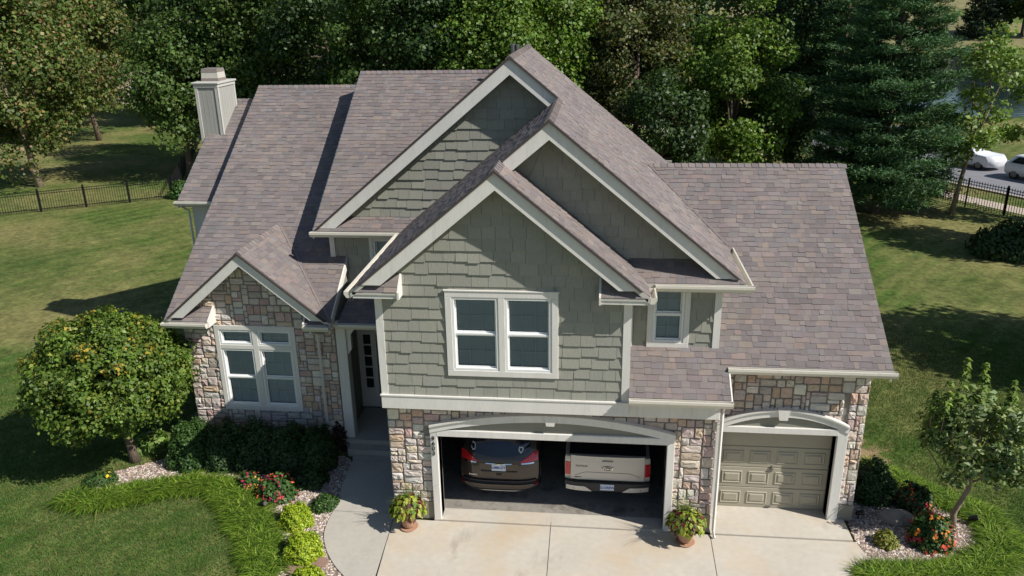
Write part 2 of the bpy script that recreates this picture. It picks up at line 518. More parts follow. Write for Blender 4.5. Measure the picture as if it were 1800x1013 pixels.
# valley metal along the small gable and the right garage
def valley(F1, pa, pb, w, parent, F2):
    b = MB()
    a, c = np.array([*pa, F1.z(*pa)]), np.array([*pb, F1.z(*pb)])
    d = (c-a)/np.linalg.norm(c-a)
    for F in (F1, F2):
        s_ = np.cross(F.N, d)
        if s_@(F.V) < 0 and False: s_ = -s_
        for sg in (1, -1):
            t = a+s_*sg*w
            # keep the strip on the side where this plane is visible
            other = F2 if F is F1 else F1
            if F.z(t[0], t[1]) > other.z(t[0], t[1]):
                b.face([a+F.N*.022, a+s_*sg*w+F.N*.022, c+s_*sg*w*.9+F.N*.022, c+F.N*.022])
    b.build('valley_flashing', M['valley'], parent)
valley(F_sgR, (-1.987, 2.471), (-4.071, 5.099), .07, R_sgR, F_left)
valley(F_midR, (7.36, 2.94), (5.66, 5.09), .05, R_midR, F_gar)

# ridge caps: one bent tab each
def caps(p0, p1, sa, sb, parent, step=.165):
    """ridge from p0 to p1; sa, sb fall (dz per metre) to the left and right of the run"""
    p0, p1 = Vector(p0), Vector(p1)
    d = p1-p0; n = max(1, int(d.length/step)); ang = math.atan2(d.y, d.x)
    b = MB(); L_ = step+.05; w = .13
    ca, cb_ = math.sqrt(1+sa*sa), math.sqrt(1+sb*sb)
    la, lb = w/ca, w/cb_
    v = []
    for x, h in ((0, .034), (L_, .016)):
        v += [(x, la, -la*sa+h), (x, 0, h+.006), (x, -lb, -lb*sb+h)]
    for x in (0, L_):
        v += [(x, la, -la*sa+.004), (x, 0, .004), (x, -lb, -lb*sb+.004)]
    b.add(v, [(1,0,3,4), (2,1,4,5), (0,1,7,6), (1,2,8,7), (0,6,9,3), (5,11,8,2), (4,3,9,10), (5,4,10,11)])
    me = b.mesh('ridge_cap', M['cap'])
    for i in range(n):
        o = link('ridge_cap', me, parent, loc=p0+d*(i/n))
        o.rotation_euler = (0, 0, ang)
        c = jit(rng.choice(SHP), rng, .1, .03)
        o.color = (*c, 1)
caps((-6.238, 9.842, 8.546), (-2.6, 9.842, 8.546), .67, .67, R_left)
caps((-2.70, 9.11, 9.01), (1.5, 9.11, 9.01), .658, .658, R_main)
caps((5.63, 5.13, 7.03), (10.37, 5.13, 7.03), .656, .656, R_gar)
caps((2.36, 3.9, 9.733), (2.36, YK, 9.733), G, G, R_midR)
caps((3.489, .31, 8.798), (3.489, 3.92, 8.798), G, G, R_midR)
caps((2.53, -.52, 8.003), (2.53, .36, 8.003), G, G, R_frR)
caps((-4.092, 2.45, 5.397), (-4.092, 5.119, 5.397), .84, .84, R_sgR)
caps((-7.593, 10.037, 8.121), (-6.208, 10.037, 8.121), .67, .67, R_far)

# ------------------------------------------------------------------ rake boards and soffits
def rake(Xa, Za, Xe, Ze, y, parent, wid=.25, cut=None, shadow=.045):
    """board under one slope, from the apex (Xa, Za) to (Xe, Ze); cut = level where its foot ends"""
    s_ = (Za-Ze)/abs(Xa-Xe); sg = 1 if Xe > Xa else -1
    top, bot = -.05, -.05-wid*math.sqrt(1+s_*s_)
    poly = [(Xa, Za+top), (Xa, Za+bot), (Xe, Ze+bot), (Xe, Ze+top)]
    if cut is not None: poly = half(poly, 0, -1, -cut)
    b = MB(); b.prism([(x, y-.015, z) for x, z in poly], (0, .05, 0)); b.build('rake_board', M['trim'], parent)
    # dark shingle and drip edge overhanging the board
    p2 = [(Xa, Za+top+.06), (Xa, Za+top+.004), (Xe, Ze+top+.004), (Xe, Ze+top+.06)]
    if cut is not None: p2 = half(p2, 0, -1, -cut)
    b = MB(); b.prism([(x, y-.065, z) for x, z in p2], (0, .063, 0)); b.build('drip_edge', M['deck'], parent)
rake(2.53, 8.003, -.397, 5.58, -.52, R_midL, .25, 5.72)
rake(2.53, 8.003, 5.453, 5.58, -.52, R_frR, .25, 5.70)
rake(3.489, 8.798, 2.6, 8.062, .31, R_midL, .25)
rake(3.489, 8.798, 7.375, 5.58, .31, R_midR, .25, 5.70)
rake(2.36, 9.733, -2.656, 5.58, 3.9, R_bigL, .27, 5.62)
rake(2.36, 9.733, 3.7, 8.62, 3.9, R_midR, .27)
rake(-4.092, 5.397, -6.217, 3.611, 2.45, R_sgL, .22, 3.693)
rake(-4.092, 5.397, -1.967, 3.611, 2.45, R_sgR, .22, 3.693)
# boards on the gable ends that face sideways
def side_rake(F, x, y0, y1, parent, wid=.2):
    b = MB(); z0, z1 = F.z(x, y0), F.z(x, y1)
    b.prism([(x-.018, y0, z0-.03), (x-.018, y1, z1-.03), (x-.018, y1, z1-.03-wid), (x-.018, y0, z0-.03-wid)], (.036, 0, 0))
    b.build('rake_board', M['trim'], parent)
side_rake(F_left, -6.253, 2.45, 9.842, R_left); side_rake(F_left, -2.003, 2.45, 4.25, R_left)
side_rake(F_main, -2.715, 3.9, 9.1, R_main); side_rake(F_gar, 10.345, .26, 5.13, R_gar); side_rake(F_gar, 7.155, -.42, .254, R_gar, .14)
side_rake(F_far, -7.608, 6.4, 10.037, R_far)

# ------------------------------------------------------------------ gutters
def gutter(a, b, out, parent=None, end=True):
    a, b = np.array(a, float), np.array(b, float); out = np.array(out, float)
    prof = [(0, .012), (0, -.11), (.085, -.11), (.13, -.035), (.13, .02), (.10, .02), (.10, -.033), (.072, -.098), (.012, -.098), (.012, .012)]
    m = MB()
    A = [a+out*o_+np.array([0, 0, z]) for o_, z in prof]; B = [b+out*o_+np.array([0, 0, z]) for o_, z in prof]
    n = len(prof)
    m.add(A+B, [(i, n+i, n+(i+1) % n, (i+1) % n) for i in range(n)])
    g_ = m.build('gutter', M['gutter'], parent or HOUSE)
    d = (b-a)/np.linalg.norm(b-a)
    for p_, s_ in ((a, -1), (b, 1)):
        e = MB()
        q = [p_+out*o_+np.array([0, 0, z]) for o_, z in ((0, .012), (0, -.112), (.085, -.112), (.132, -.035), (.132, .022))]
        e.prism(q, tuple(d*s_*.006))
        e.build('end_cap', M['gutter'], g_)
    return g_
gutter((-6.258, 2.44, 3.559), (-5.108, 2.44, 3.559), (0, -1, 0)); gutter((-2.634, 2.44, 3.559), (-1.997, 2.44, 3.559), (0, -1, 0))
gutter((-2.74, 3.83, 5.54), (-.50, 3.83, 5.54), (0, -1, 0))
gutter((-.405, -.5, 5.545), (-.405, 3.72, 5.545), (-1, 0, 0))
gutter((5.6, .21, 5.585), (7.50, .21, 5.585), (0, -1, 0)); gutter((7.383, .21, 5.545), (7.383, 2.9, 5.545), (1, 0, 0))
gutter((5.461, -.5, 5.545), (5.461, .06, 5.545), (1, 0, 0))
gutter((5.13, -.43, 3.375), (7.16, -.43, 3.375), (0, -1, 0))
gutter((7.13, .245, 3.815), (10.42, .245, 3.815), (0, -1, 0))
gutter((-7.655, 6.39, 5.663), (-6.208, 6.39, 5.663), (0, -1, 0))
gutter((-1.86, 2.71, 3.53), (.0, 2.71, 3.53), (0, -1, 0))
# eave boxes of the gable returns
def box(name, x0, x1, y0, y1, z0, z1, m='trim', parent=None, **k):
    b = MB(); b.box(x0, x1, y0, y1, z0, z1); return b.build(name, M[m], parent or HOUSE, **k)
box('return_box', -.36, .54, -.50, -.2, 5.43, 5.545, 'trim', R_retL); box('return_box', 4.53, 5.42, -.50, -.2, 5.41, 5.525, 'trim', R_retR)
def tri_end(x, y0, y1, z0, z1, ztop, parent):
    b = MB(); b.prism([(x-.02, y0, z0), (x-.02, y1, z0), (x-.02, y1, ztop), (x-.02, y0, z1)], (.04, 0, 0)); b.build('return_end', M['trim'], parent)
tri_end(.56, -.53, -.2, 5.42, 5.57, 5.88, R_retL); tri_end(4.51, -.53, -.2, 5.40, 5.55, 5.86, R_retR)
tri_end(-5.088, 2.429, 2.861, 3.446, 3.611, 3.908, R_left); tri_end(-2.655, 2.429, 2.861, 3.446, 3.611, 3.908, R_left)
# soffits
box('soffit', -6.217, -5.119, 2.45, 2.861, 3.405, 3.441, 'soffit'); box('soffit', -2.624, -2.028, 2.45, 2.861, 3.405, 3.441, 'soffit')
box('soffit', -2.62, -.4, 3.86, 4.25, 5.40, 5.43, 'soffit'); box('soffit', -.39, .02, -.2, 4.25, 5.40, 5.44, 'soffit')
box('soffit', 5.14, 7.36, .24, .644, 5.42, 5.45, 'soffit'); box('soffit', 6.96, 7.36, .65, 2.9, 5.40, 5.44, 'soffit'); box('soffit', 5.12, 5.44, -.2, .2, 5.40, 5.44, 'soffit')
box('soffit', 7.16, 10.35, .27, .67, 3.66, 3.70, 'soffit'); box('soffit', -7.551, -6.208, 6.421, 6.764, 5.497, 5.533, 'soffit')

# ------------------------------------------------------------------ walls
WF = (1.56, 3.57, 3.80, 5.40)
HM = (5.60, 6.24, 4.17, 5.42)
w_front = wall('wall', [(.02, 3.16), (5.12, 3.16), (5.12, 5.72), (2.55, 7.84), (.02, 5.76)], -.2, [WF])
w_mid = wall('wall', [(-.1, 5.75), (7.05, 5.75), (3.489, 8.66)], .78)
w_midlow = wall('wall', [(5.12, 3.9), (6.96, 3.9), (6.96, 5.6), (5.12, 5.6)], .644, [HM])
w_big = wall('wall', [(-2.42, 5.62), (7.0, 5.62), (2.36, 9.58)], 4.3)
HB = (-1.28, -.62, 4.2, 5.26)
w_biglow = wall('wall', [(-2.4, .2), (.02, .2), (.02, 5.6), (-2.4, 5.6)], 4.25, [(-2.4, .02, .2, 3.4), HB])
for F, w_, pcs, holes in ((wall_frame(-.2), w_front, [[(.14, 3.2), (4.98, 3.2), (4.98, 5.83), (2.55, 7.82), (.14, 5.84)]], [(1.47, 3.65, 3.72, 5.47)]),
                          (wall_frame(.78), w_mid, [[(2.4, 5.92), (6.9, 5.92), (3.489, 8.62)], ], []),
                          (wall_frame(.644), w_midlow, [[(5.22, 3.95), (6.85, 3.95), (6.85, 5.5), (5.22, 5.5)]], [(5.54, 6.30, 4.12, 5.5)]),
                          (wall_frame(4.3), w_big, [[(-2.1, 5.84), (5.0, 5.84), (5.0, 7.2), (2.36, 9.5)]], []),
                          (wall_frame(4.25), w_biglow, [[(-2.28, 3.6), (0, 3.6), (0, 5.5), (-2.28, 5.5)]], [(-1.35, -.5, 4.15, 5.4)])):
    tabs('shake', F, pcs, w_, .245, (.22, .42), (.018, .030), .006, .028, SKP, rng, holes, lap=.0)
# closing walls (sides and back)
for a in ((.02, .22, -.0, 4.25, 2.9, 5.6), (4.92, 5.12, -.0, .65, 3.0, 5.6), (6.76, 6.96, .85, 9, 3.9, 5.7), (-2.4, -2.2, 4.45, 14, 3.4, 5.6),
          (-5.971, -5.765, 3.066, 14, 0, 3.713), (-2.14, -2.02, 3.066, 4.3, 0, 3.5), (-7.395, -7.188, 6.92, 13, 0, 5.601), (9.92, 10.12, .87, 10, 0, 3.9), (-6.95, 7, 13.6, 13.8, 0, 5.5), (5, 10.12, 9.8, 10, 0, 3.9),
          (-.2, .0, 4.2, 7.3, 0, 3.4)):
    box('wall', *a, m='sage')
b = MB(); b.prism([(-2.3, YK-.05, 5.4), (7.2, YK-.05, 5.4), (2.36, YK-.05, 9.55)], (0, -.1, 0)); b.build('wall', M['sage'], HOUSE)
b = MB(); b.prism([(-6.022, 3.066, 3.713), (-6.022, 9.842, 8.313), (-6.022, 14, 5.4), (-6.022, 14, 3.0), (-6.022, 3.066, 3.0)], (.1, 0, 0)); b.build('wall', M['sage'], HOUSE)
b = MB(); b.prism([(-2.35, 4.35, 5.5), (-2.35, 9.11, 8.8), (-2.35, 14, 5.6), (-2.35, 14, 4.0), (-2.35, 4.35, 4.0)], (.1, 0, 0)); b.build('wall', M['sage'], HOUSE)
b = MB(); b.prism([(10.05, .7, 3.6), (10.05, 5.13, 6.85), (10.05, 9.6, 4.0), (10.05, 9.6, 3.0), (10.05, .7, 3.0)], (-.1, 0, 0)); b.build('wall', M['sage'], HOUSE)
box('wall', -7.395, -5.971, 6.764, 6.92, 0, 5.497, 'trim')
b = MB(); b.prism([(-2.14, 3.066, 3.0), (-2.14, 4.28, 3.0), (-2.14, 4.28, 4.66), (-2.14, 3.066, 3.85)], (.1, 0, 0)); b.build('wall', M['sage'], HOUSE)
b = MB(); b.prism([(-7.344, 6.816, 5.289), (-7.344, 10.037, 7.783), (-7.344, 13.4, 5.6)], (.1, 0, 0)); b.build('wall', M['sage'], HOUSE)

# corner boards, bands
for n_, a in (('corner_board', (-.01, .14, -.235, -.2, 3.17, 5.43)), ('corner_board', (4.98, 5.135, -.235, -.2, 3.17, 5.41)), ('corner_board', (5.121, 5.20, .60, .644, 4.0, 5.44)),
              ('corner_board', (6.84, 6.98, .605, .644, 3.98, 5.44)), ('corner_board', (-2.42, -2.29, 4.21, 4.25, 4.6, 5.42))):
    box(n_, *a)
b = MB(); b.bbox(-.02, 5.14, -.27, .05, 2.87, 3.165, .012); b.build('band_board', M['trim'], HOUSE)
box('band_cap', -.03, 5.15, -.285, -.2, 3.166, 3.195)
b = MB(); b.bbox(5.142, 6.99, -.14, .06, 2.80, 3.27, .012); b.build('band_board', M['trim'], HOUSE)
box('soffit', 5.14, 7.12, -.42, .0, 3.255, 3.275, 'soffit')

# ------------------------------------------------------------------ stone walls with arched openings
ST_TOP = 2.83
w_gar = wall('wall', [(0, 0), (6.965, 0), (6.965, 2.9), (0, 2.9)], 0, [(1.09, 5.97, 0, 2.14)], M['mortar'], .3)
w_gar3 = wall('wall', [(6.97, 0), (10.12, 0), (10.12, 3.75), (6.97, 3.75)], .67, [(7.18, 9.575, 0, 2.13)], M['mortar'], .25)
WW = (-5.047, -3.178, 1.106, 3.241)
w_wing = wall('wall', [(-5.991, 0), (-2.028, 0), (-2.028, 3.559), (-4.092, 5.151), (-5.991, 3.559)], 2.861, [WW], M['mortar'], .25)
def arch(xa, xb, zs, rise):
    """segmental arch through (xa,zs),(xb,zs) with given rise: returns z(x)"""
    h = (xb-xa)/2; R = (h*h+rise*rise)/(2*rise); cx = (xa+xb)/2; cz = zs+rise-R
    return lambda x: cz+math.sqrt(max(0, R*R-(x-cx)**2))
A2 = arch(.88, 6.18, 2.37, .36); A3 = arch(7.02, 9.84, 2.32, .38)
def cut_arch(xa, xb, A):
    def f(p):
        cx = sum(q[0] for q in p)/len(p)
        cz = sum(q[1] for q in p)/len(p)
        if cx < xa+.02: return half(p, 1, 0, xa+.03)
        if cx > xb-.02: return half(p, -1, 0, -(xb-.03))
        if cz < 1.9: return half(p, 1, 0, xa+.03) if cx < (xa+xb)/2 else half(p, -1, 0, -(xb-.03))
        dz = (A(cx+.02)-A(cx-.02))/.04
        return half(p, dz, -1, dz*cx-A(cx)+.03)
    return f
stones(wall_frame(0), (.005, 6.96, .44, ST_TOP), w_gar, rng, cut_arch(.93, 6.13, A2), STP)
stones(wall_frame(.67), (7.0, 10.11, .39, 3.66), w_gar3, rng, cut_arch(7.03, 9.79, A3), STP)
def cut_wing(p):
    p = cut_hole(p, (-5.17, -3.055, 1.003, 3.354))
    return clip(p, ccw([(-5.991, .05), (-2.039, .05), (-2.039, 3.59), (-4.092, 5.212), (-5.991, 3.59)])) if len(p) > 2 else []
stones(wall_frame(2.861), (-5.991, -2.039, .05, 5.212), w_wing, rng, cut_wing, STP)
for a in ((.0, .93, -.045, 0, 0, .44), (6.13, 6.965, -.045, 0, 0, .44), (9.80, 10.12, .625, .67, 0, .39)):
    box('plinth', *a, m='plinth')

def arch_trim(xa, xb, A, zhead, zop, y, op, jamb_to, parent):
    """jamb boards, header board, arched board, stucco infill and keystone; proud of the stone"""
    for x0, x1 in ((xa, op[0]), (op[1], xb)):
        b = MB(); b.bbox(x0, x1, y-.095, jamb_to, 0.0, min(A(xa+.08), A(xb-.08))-.02, .01); b.build('jamb_board', M['trim'], parent)
    b = MB(); b.bbox(op[0]-.02, op[1]+.02, y-.10, jamb_to, zop, zhead, .01); b.build('header_board', M['trim'], parent)
    n = 22
    b = MB()
    for i in range(n):
        x0, x1 = xa+(xb-xa)*i/n, xa+(xb-xa)*(i+1)/n
        t = .155
        b.prism([(x0, y-.115, A(x0)), (x0, y-.115, A(x0)-t), (x1, y-.115, A(x1)-t), (x1, y-.115, A(x1))], (0, .1, 0))
        # thin moulding along the top
        b.prism([(x0, y-.15, A(x0)+.025), (x0, y-.15, A(x0)-.012), (x1, y-.15, A(x1)-.012), (x1, y-.15, A(x1)+.025)], (0, .13, 0))
    b.build('arch_board', M['trim'], parent)
    b = MB()
    for i in range(n):
        x0, x1 = op[0]+(op[1]-op[0])*i/n, op[0]+(op[1]-op[0])*(i+1)/n
        b.prism([(x0, y-.05, zhead-.02), (x1, y-.05, zhead-.02), (x1, y-.05, max(zhead, A(x1)-.1)), (x0, y-.05, max(zhead, A(x0)-.1))], (0, .04, 0))
    b.build('arch_infill', M['stucco'], parent)
    cx = (xa+xb)/2; zt = A(cx)+.035
    b = MB(); b.prism([(cx-.085, y-.17, zt-.24), (cx+.085, y-.17, zt-.24), (cx+.125, y-.17, zt), (cx-.125, y-.17, zt)], (0, .15, 0)); b.build('keystone', M['trim'], parent)
arch_trim(.93, 6.13, A2, 2.30, 2.14, 0, (1.09, 5.97), .28, w_gar)
arch_trim(7.03, 9.79, A3, 2.28, 2.13, .67, (7.18, 9.575), .9, w_gar3)

# garage interior
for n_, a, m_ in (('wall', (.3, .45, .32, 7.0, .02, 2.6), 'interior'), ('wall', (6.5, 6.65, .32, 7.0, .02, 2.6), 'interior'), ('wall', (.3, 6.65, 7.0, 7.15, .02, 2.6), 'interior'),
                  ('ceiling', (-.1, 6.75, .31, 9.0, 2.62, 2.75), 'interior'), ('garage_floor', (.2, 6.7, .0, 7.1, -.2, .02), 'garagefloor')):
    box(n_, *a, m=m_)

# single garage door: four sections with raised panels
gd = HOUSE
bx = MB()
for k in range(4):
    z0 = .03+k*.525
    bx.bbox(7.17, 9.585, .93, .98, z0, z0+.518, .012)
GD = bx.build('garage_door', M['doorpaint'], HOUSE)
for k in range(3):
    for i in range(4):
        x0 = 7.30+i*.577; z0 = .03+k*.525+.10
        b = MB()
        w_, h_ = .455, .32
        # sunk border, raised field
        V_ = []
        for ins, yy in ((0, .93), (.02, .912), (.035, .925), (.06, .925), (.085, .908)):
            V_ += [(x0+ins, yy, z0+ins), (x0+w_-ins, yy, z0+ins), (x0+w_-ins, yy, z0+h_-ins), (x0+ins, yy, z0+h_-ins)]
        fs = []
        for r_ in range(4):
            for c_ in range(4):
                d_ = (c_+1) % 4
                fs.append((4*r_+c_, 4*r_+d_, 4*r_+4+d_, 4*r_+4+c_))
        fs.append((16, 17, 18, 19))
        b.add(V_, fs); b.build('raised_panel', M['doorpaint'], GD)
b = MB(); b.box(8.365, 8.385, .90, .93, .98, 1.13); b.box(8.34, 8.41, .885, .905, 1.04, 1.07); b.build('lock_handle', M['darkmetal'], GD)
b = MB(); b.box(8.33, 8.43, .90, .93, .06, .09); b.build('lift_handle', M['darkmetal'], GD)

# house number, one digit under the other
def text(body, name, size, m_, parent, loc, rot=(math.pi/2, 0, 0), ext=.004, bold=True, sx=1.0, shear=0.0):
    cu = bpy.data.curves.new(name, 'FONT')
    cu.body = body; cu.size = size; cu.extrude = ext; cu.align_x = 'CENTER'; cu.align_y = 'CENTER'; cu.shear = shear
    if bold: cu.offset = size*.012
    o = bpy.data.objects.new(name, cu); COL.objects.link(o)
    dg = bpy.context.evaluated_depsgraph_get(); dg.update()
    me = bpy.data.meshes.new_from_object(o.evaluated_get(dg))
    bpy.data.objects.remove(o); bpy.data.curves.remove(cu)
    me.transform(Matrix.LocRotScale(None, None, Vector((sx, 1, 1))))
    me.materials.clear(); me.materials.append(m_)
    q = link(name, me, parent, loc=loc)
    q.rotation_euler = rot
    return q
for i, ch in enumerate('9603'):
    text(ch, 'house_number_digit', .135, M['digit'], HOUSE, (1.005, -.118, 2.09-i*.122), ext=.01)

# ------------------------------------------------------------------ windows
def window(x0, x1, z0, z1, y, parent, split=True, cols=3, rows=2, blind='slat', name='window'):
    """one sash unit set in the wall opening; y = wall face"""
    w = thing_part = MB()
    f = .055
    fr = MB()
    for a in ((x0, x1, z0, z0+f), (x0, x1, z1-f, z1), (x0, x0+f, z0+f, z1-f), (x1-f, x1, z0+f, z1-f)):
        fr.bbox(a[0], a[1], y-.035, y+.11, a[2], a[3], .008)
    W = fr.build(name, M['vinyl'], HOUSE)
    parts = [(z0+f, z1-f)]
    zm = (z0+z1)/2
    if split:
        b = MB(); b.bbox(x0+f, x1-f, y-.012, y+.05, zm-.022, zm+.022, .005); b.build('meeting_rail', M['vinyl'], W)
        parts = [(z0+f, zm-.022), (zm+.022, z1-f)]
    for k, (a, c) in enumerate(parts):
        yy = y+.03+(.025 if split and k == 1 else 0)
        b = MB(); s_ = .028
        for q in ((x0+f, x1-f, a, a+s_), (x0+f, x1-f, c-s_, c), (x0+f, x0+f+s_, a+s_, c-s_), (x1-f-s_, x1-f, a+s_, c-s_)):
            b.box(q[0], q[1], yy-.012, yy+.02, q[2], q[3])
        b.build('sash', M['vinyl'], W)
        b = MB(); b.face([(x0+f, yy, a), (x1-f, yy, a), (x1-f, yy, c), (x0+f, yy, c)]); b.build('pane', M['glass'], W)
        b = MB()
        for i in range(1, cols):
            xx = x0+f+(x1-x0-2*f)*i/cols; b.box(xx-.006, xx+.006, yy+.003, yy+.012, a, c)
        for i in range(1, rows):
            zz = a+(c-a)*i/rows; b.box(x0+f, x1-f, yy+.0035, yy+.0115, zz-.006, zz+.006)
        if cols > 1 or rows > 1: b.build('muntin_grid', M['vinyl'], W)
    b = MB()
    zz = z0+f
    while zz < z1-f:
        b.add([(x0+f, y+.086, zz), (x1-f, y+.086, zz), (x1-f, y+.097, zz+.045), (x0+f, y+.097, zz+.045)], [(0, 1, 2, 3)])
        zz += .05
    b.build('blind', M['blind'], W)
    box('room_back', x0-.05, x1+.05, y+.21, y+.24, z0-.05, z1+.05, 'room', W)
    return W
def casing(x0, x1, z0, z1, y, parent, wd, mull=()):
    """flat boards round an opening (x0..z1 is the opening)"""
    for a in ((x0-wd, x1+wd, z0-wd, z0), (x0-wd, x1+wd, z1, z1+wd), (x0-wd, x0, z0, z1), (x1, x1+wd, z0, z1)):
        b = MB(); b.bbox(a[0], a[1], y-.05, y+.03, a[2], a[3], .006); b.build('casing', M['trim'], parent)
    for m0, m1, a, c in mull:
        b = MB(); b.bbox(m0, m1, y-.048, y+.1, a, c, .006); b.build('mullion', M['trim'], parent)
casing(*WF, -.2, w_front, .13, [(2.50, 2.63, WF[2], WF[3])])
box('drip_cap', 1.41, 3.72, -.265, -.2, 5.531, 5.55, 'trim', w_front)
window(WF[0], 2.50, WF[2], WF[3], -.2, w_front); window(2.63, WF[1], WF[2], WF[3], -.2, w_front)
casing(*HM, .644, w_midlow, .11); window(*HM, .644, w_midlow, cols=2)
casing(*HB, 4.25, w_biglow, .10); window(*HB, 4.25, w_biglow, cols=2)
casing(*WW, 2.861, w_wing, .12, [(-4.184, -4.041, WW[2], WW[3]), (WW[0], -4.184, 2.718, 2.83), (-4.041, WW[1], 2.718, 2.83)])
for x0, x1 in ((WW[0], -4.184), (-4.041, WW[1])):
    window(x0, x1, WW[2], 2.718, 2.861, w_wing); window(x0, x1, 2.83, WW[3], 2.861, w_wing, split=False, cols=3, rows=2)

# ------------------------------------------------------------------ downspouts
def downspout(pts, w=.036):
    b = MB()
    b.tube(pts, w, 4); return b.build('downspout', M['trim'], HOUSE)
downspout([(-2.48, 2.399, 3.405), (-2.429, 2.737, 3.221), (-2.429, 2.758, .1)])
downspout([(7.06, -.36, 3.26), (7.06, -.16, 3.12), (7.04, -.10, 2.9), (7.04, -.10, .12), (7.04, -.28, .04)])
downspout([(-7.499, 6.348, 5.549), (-7.447, 6.66, 5.341), (-7.447, 6.691, .2)])

# ------------------------------------------------------------------ porch
PF = .26
box('porch_floor', -1.97, .0, 2.75, 4.5, -.1, PF, 'concrete_old')
b = MB(); b.bbox(-2.02, -1.76, 2.86, 3.14, PF, 3.46, .01); b.build('porch_post', M['trim'], HOUSE)
b = MB(); b.prism([(-1.76, 2.93, 3.44), (-1.52, 2.93, 3.44), (-1.54, 2.93, 3.3), (-1.66, 2.93, 3.15), (-1.66, 2.93, 2.75), (-1.76, 2.93, 2.6)], (0, .12, 0)); b.build('bracket', M['trim'], HOUSE)
box('porch_beam', -2.1, .0, 2.78, 2.98, 3.40, 3.50, 'trim')
box('porch_ceiling', -1.95, .0, 2.99, 4.6, 3.42, 3.46, 'soffit')
wall('wall', [(-2.4, .0), (.1, .0), (.1, 3.45), (-2.4, 3.45)], 4.62, [(-1.02, -.06, PF, 2.5)], M['stucco'], .1)
M['door'] = mat('dark_wood_door', s2l(42, 26, 20), .4, noise=(20, .2), stretch=(3, 3, .3))
b = MB(); b.bbox(-1.0, -.08, 4.66, 4.71, PF+.02, 2.44, .008); D = b.build('front_door', M['door'], HOUSE)
for z0, z1 in ((.45, 1.1), (1.25, 2.3)):
    for x0 in (-.9, -.5):
        b = MB(); b.bbox(x0, x0+.3, 4.645, 4.67, z0, z1, .02); b.build('door_panel', M['door'], D)
b = MB(); b.tube([(-.93, 4.6, 1.2), (-.93, 4.6, 1.5)], .014, 8); b.tube([(-.93, 4.6, 1.22), (-.93, 4.66, 1.22)], .012, 6); b.tube([(-.93, 4.6, 1.48), (-.93, 4.66, 1.48)], .012, 6); b.build('door_pull', M['darkmetal'], D)
for a in ((-2.03, -1.93), (-1.62, -1.52), (-1.12, -1.02)):
    box('door_casing', a[0], a[1], 4.56, 4.62, PF, 2.6)
box('door_casing', -2.03, .0, 4.555, 4.62, 2.5, 2.62); box('sidelight_sill', -1.93, -1.62, 4.57, 4.62, PF, .8)
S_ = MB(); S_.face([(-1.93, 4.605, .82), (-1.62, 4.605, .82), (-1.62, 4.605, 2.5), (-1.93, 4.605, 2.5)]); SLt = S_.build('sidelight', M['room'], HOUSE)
for i in range(6):
    zz = .82+i*.33; box('sidelight_bar', -1.93, -1.62, 4.58, 4.604, zz-.02, zz+.02, 'trim', SLt)
box('sidelight_rail', -1.93, -1.88, 4.575, 4.604, .8, 2.5, 'trim', SLt); box('sidelight_rail', -1.67, -1.62, 4.575, 4.604, .8, 2.5, 'trim', SLt)

# ------------------------------------------------------------------ chimney
CH = MB()
M['chim'] = mat('chimney_siding', s2l(158, 156, 148), .8, noise=((5, .06), (50, .05)), stretch=(3, 3, .4))
M['chimtrim'] = mat('chimney_trim', s2l(184, 181, 172), .7, noise=(6, .05))
CX0, CX1, CY0, CY1, CZT = -7.759, -7.053, 8.686, 9.85, 8.718
CH.box(CX0, CX1, CY0, CY1, 4.0, CZT); CHIM = CH.build('chimney', M['chim'], HOUSE)
for x0 in (CX0-.01, CX1-.08):
    box('corner_board', x0, x0+.09, CY0-.025, CY0, 4.0, CZT-.08, 'chimtrim', CHIM)
for y0 in (CY0-.025, CY1-.08):
    box('corner_board', CX1, CX1+.023, y0, y0+.09, 6.4, CZT-.08, 'chimtrim', CHIM)
for i in range(1, 4):
    box('batten', CX0+.08+i*.135, CX0+.088+i*.135, CY0-.004, CY0, 6.6, CZT-.08, 'chim', CHIM)
for i in range(1, 6):
    box('batten', CX1, CX1+.004, CY0+.06+i*.17, CY0+.068+i*.17, 6.4, CZT-.08, 'chim', CHIM)
box('top_board', CX0-.035, CX1+.03, CY0-.035, CY1+.025, CZT-.08, CZT+.02, 'chimtrim', CHIM)
b = MB(); b.bbox(CX0-.07, CX1+.065, CY0-.07, CY1+.06, CZT+.02, CZT+.07, .01); b.build('chimney_cap', M['chimtrim'], CHIM)
b = MB()
cx, cy = (CX0+CX1)/2, (CY0+CY1)/2
for z0, z1, w0, w1, c_ in ((.07, .16, .275, .27, 0), (.16, .34, .265, .25, 1), (.34, .44, .26, .24, 0)):
    z0, z1 = z0+CZT, z1+CZT
    b.add([(cx-w0, cy-w0, z0), (cx+w0, cy-w0, z0), (cx+w0, cy+w0, z0), (cx-w0, cy+w0, z0), (cx-w1, cy-w1, z1), (cx+w1, cy-w1, z1), (cx+w1, cy+w1, z1), (cx-w1, cy+w1, z1)],
          [(3,2,1,0), (4,5,6,7), (0,1,5,4), (1,2,6,5), (2,3,7,6), (3,0,4,7)], c=(s2l(128, 118, 110) if not c_ else s2l(186, 180, 168)))
M['cowl'] = mat('flue_cowl', attr=True, rough=.5, noise=(20, .1))
b.build('flue_cowl', M['cowl'], CHIM)
# roof vent pipe behind the big gable
for dx, hh in ((-.06, .34), (.07, .3)):
    b = MB(); b.tube([(2.02+dx, 8.4, 9.3), (2.02+dx, 8.4, 9.66+hh*.4)], .06, 12); b.build('vent_pipe', M['darkmetal'], HOUSE)

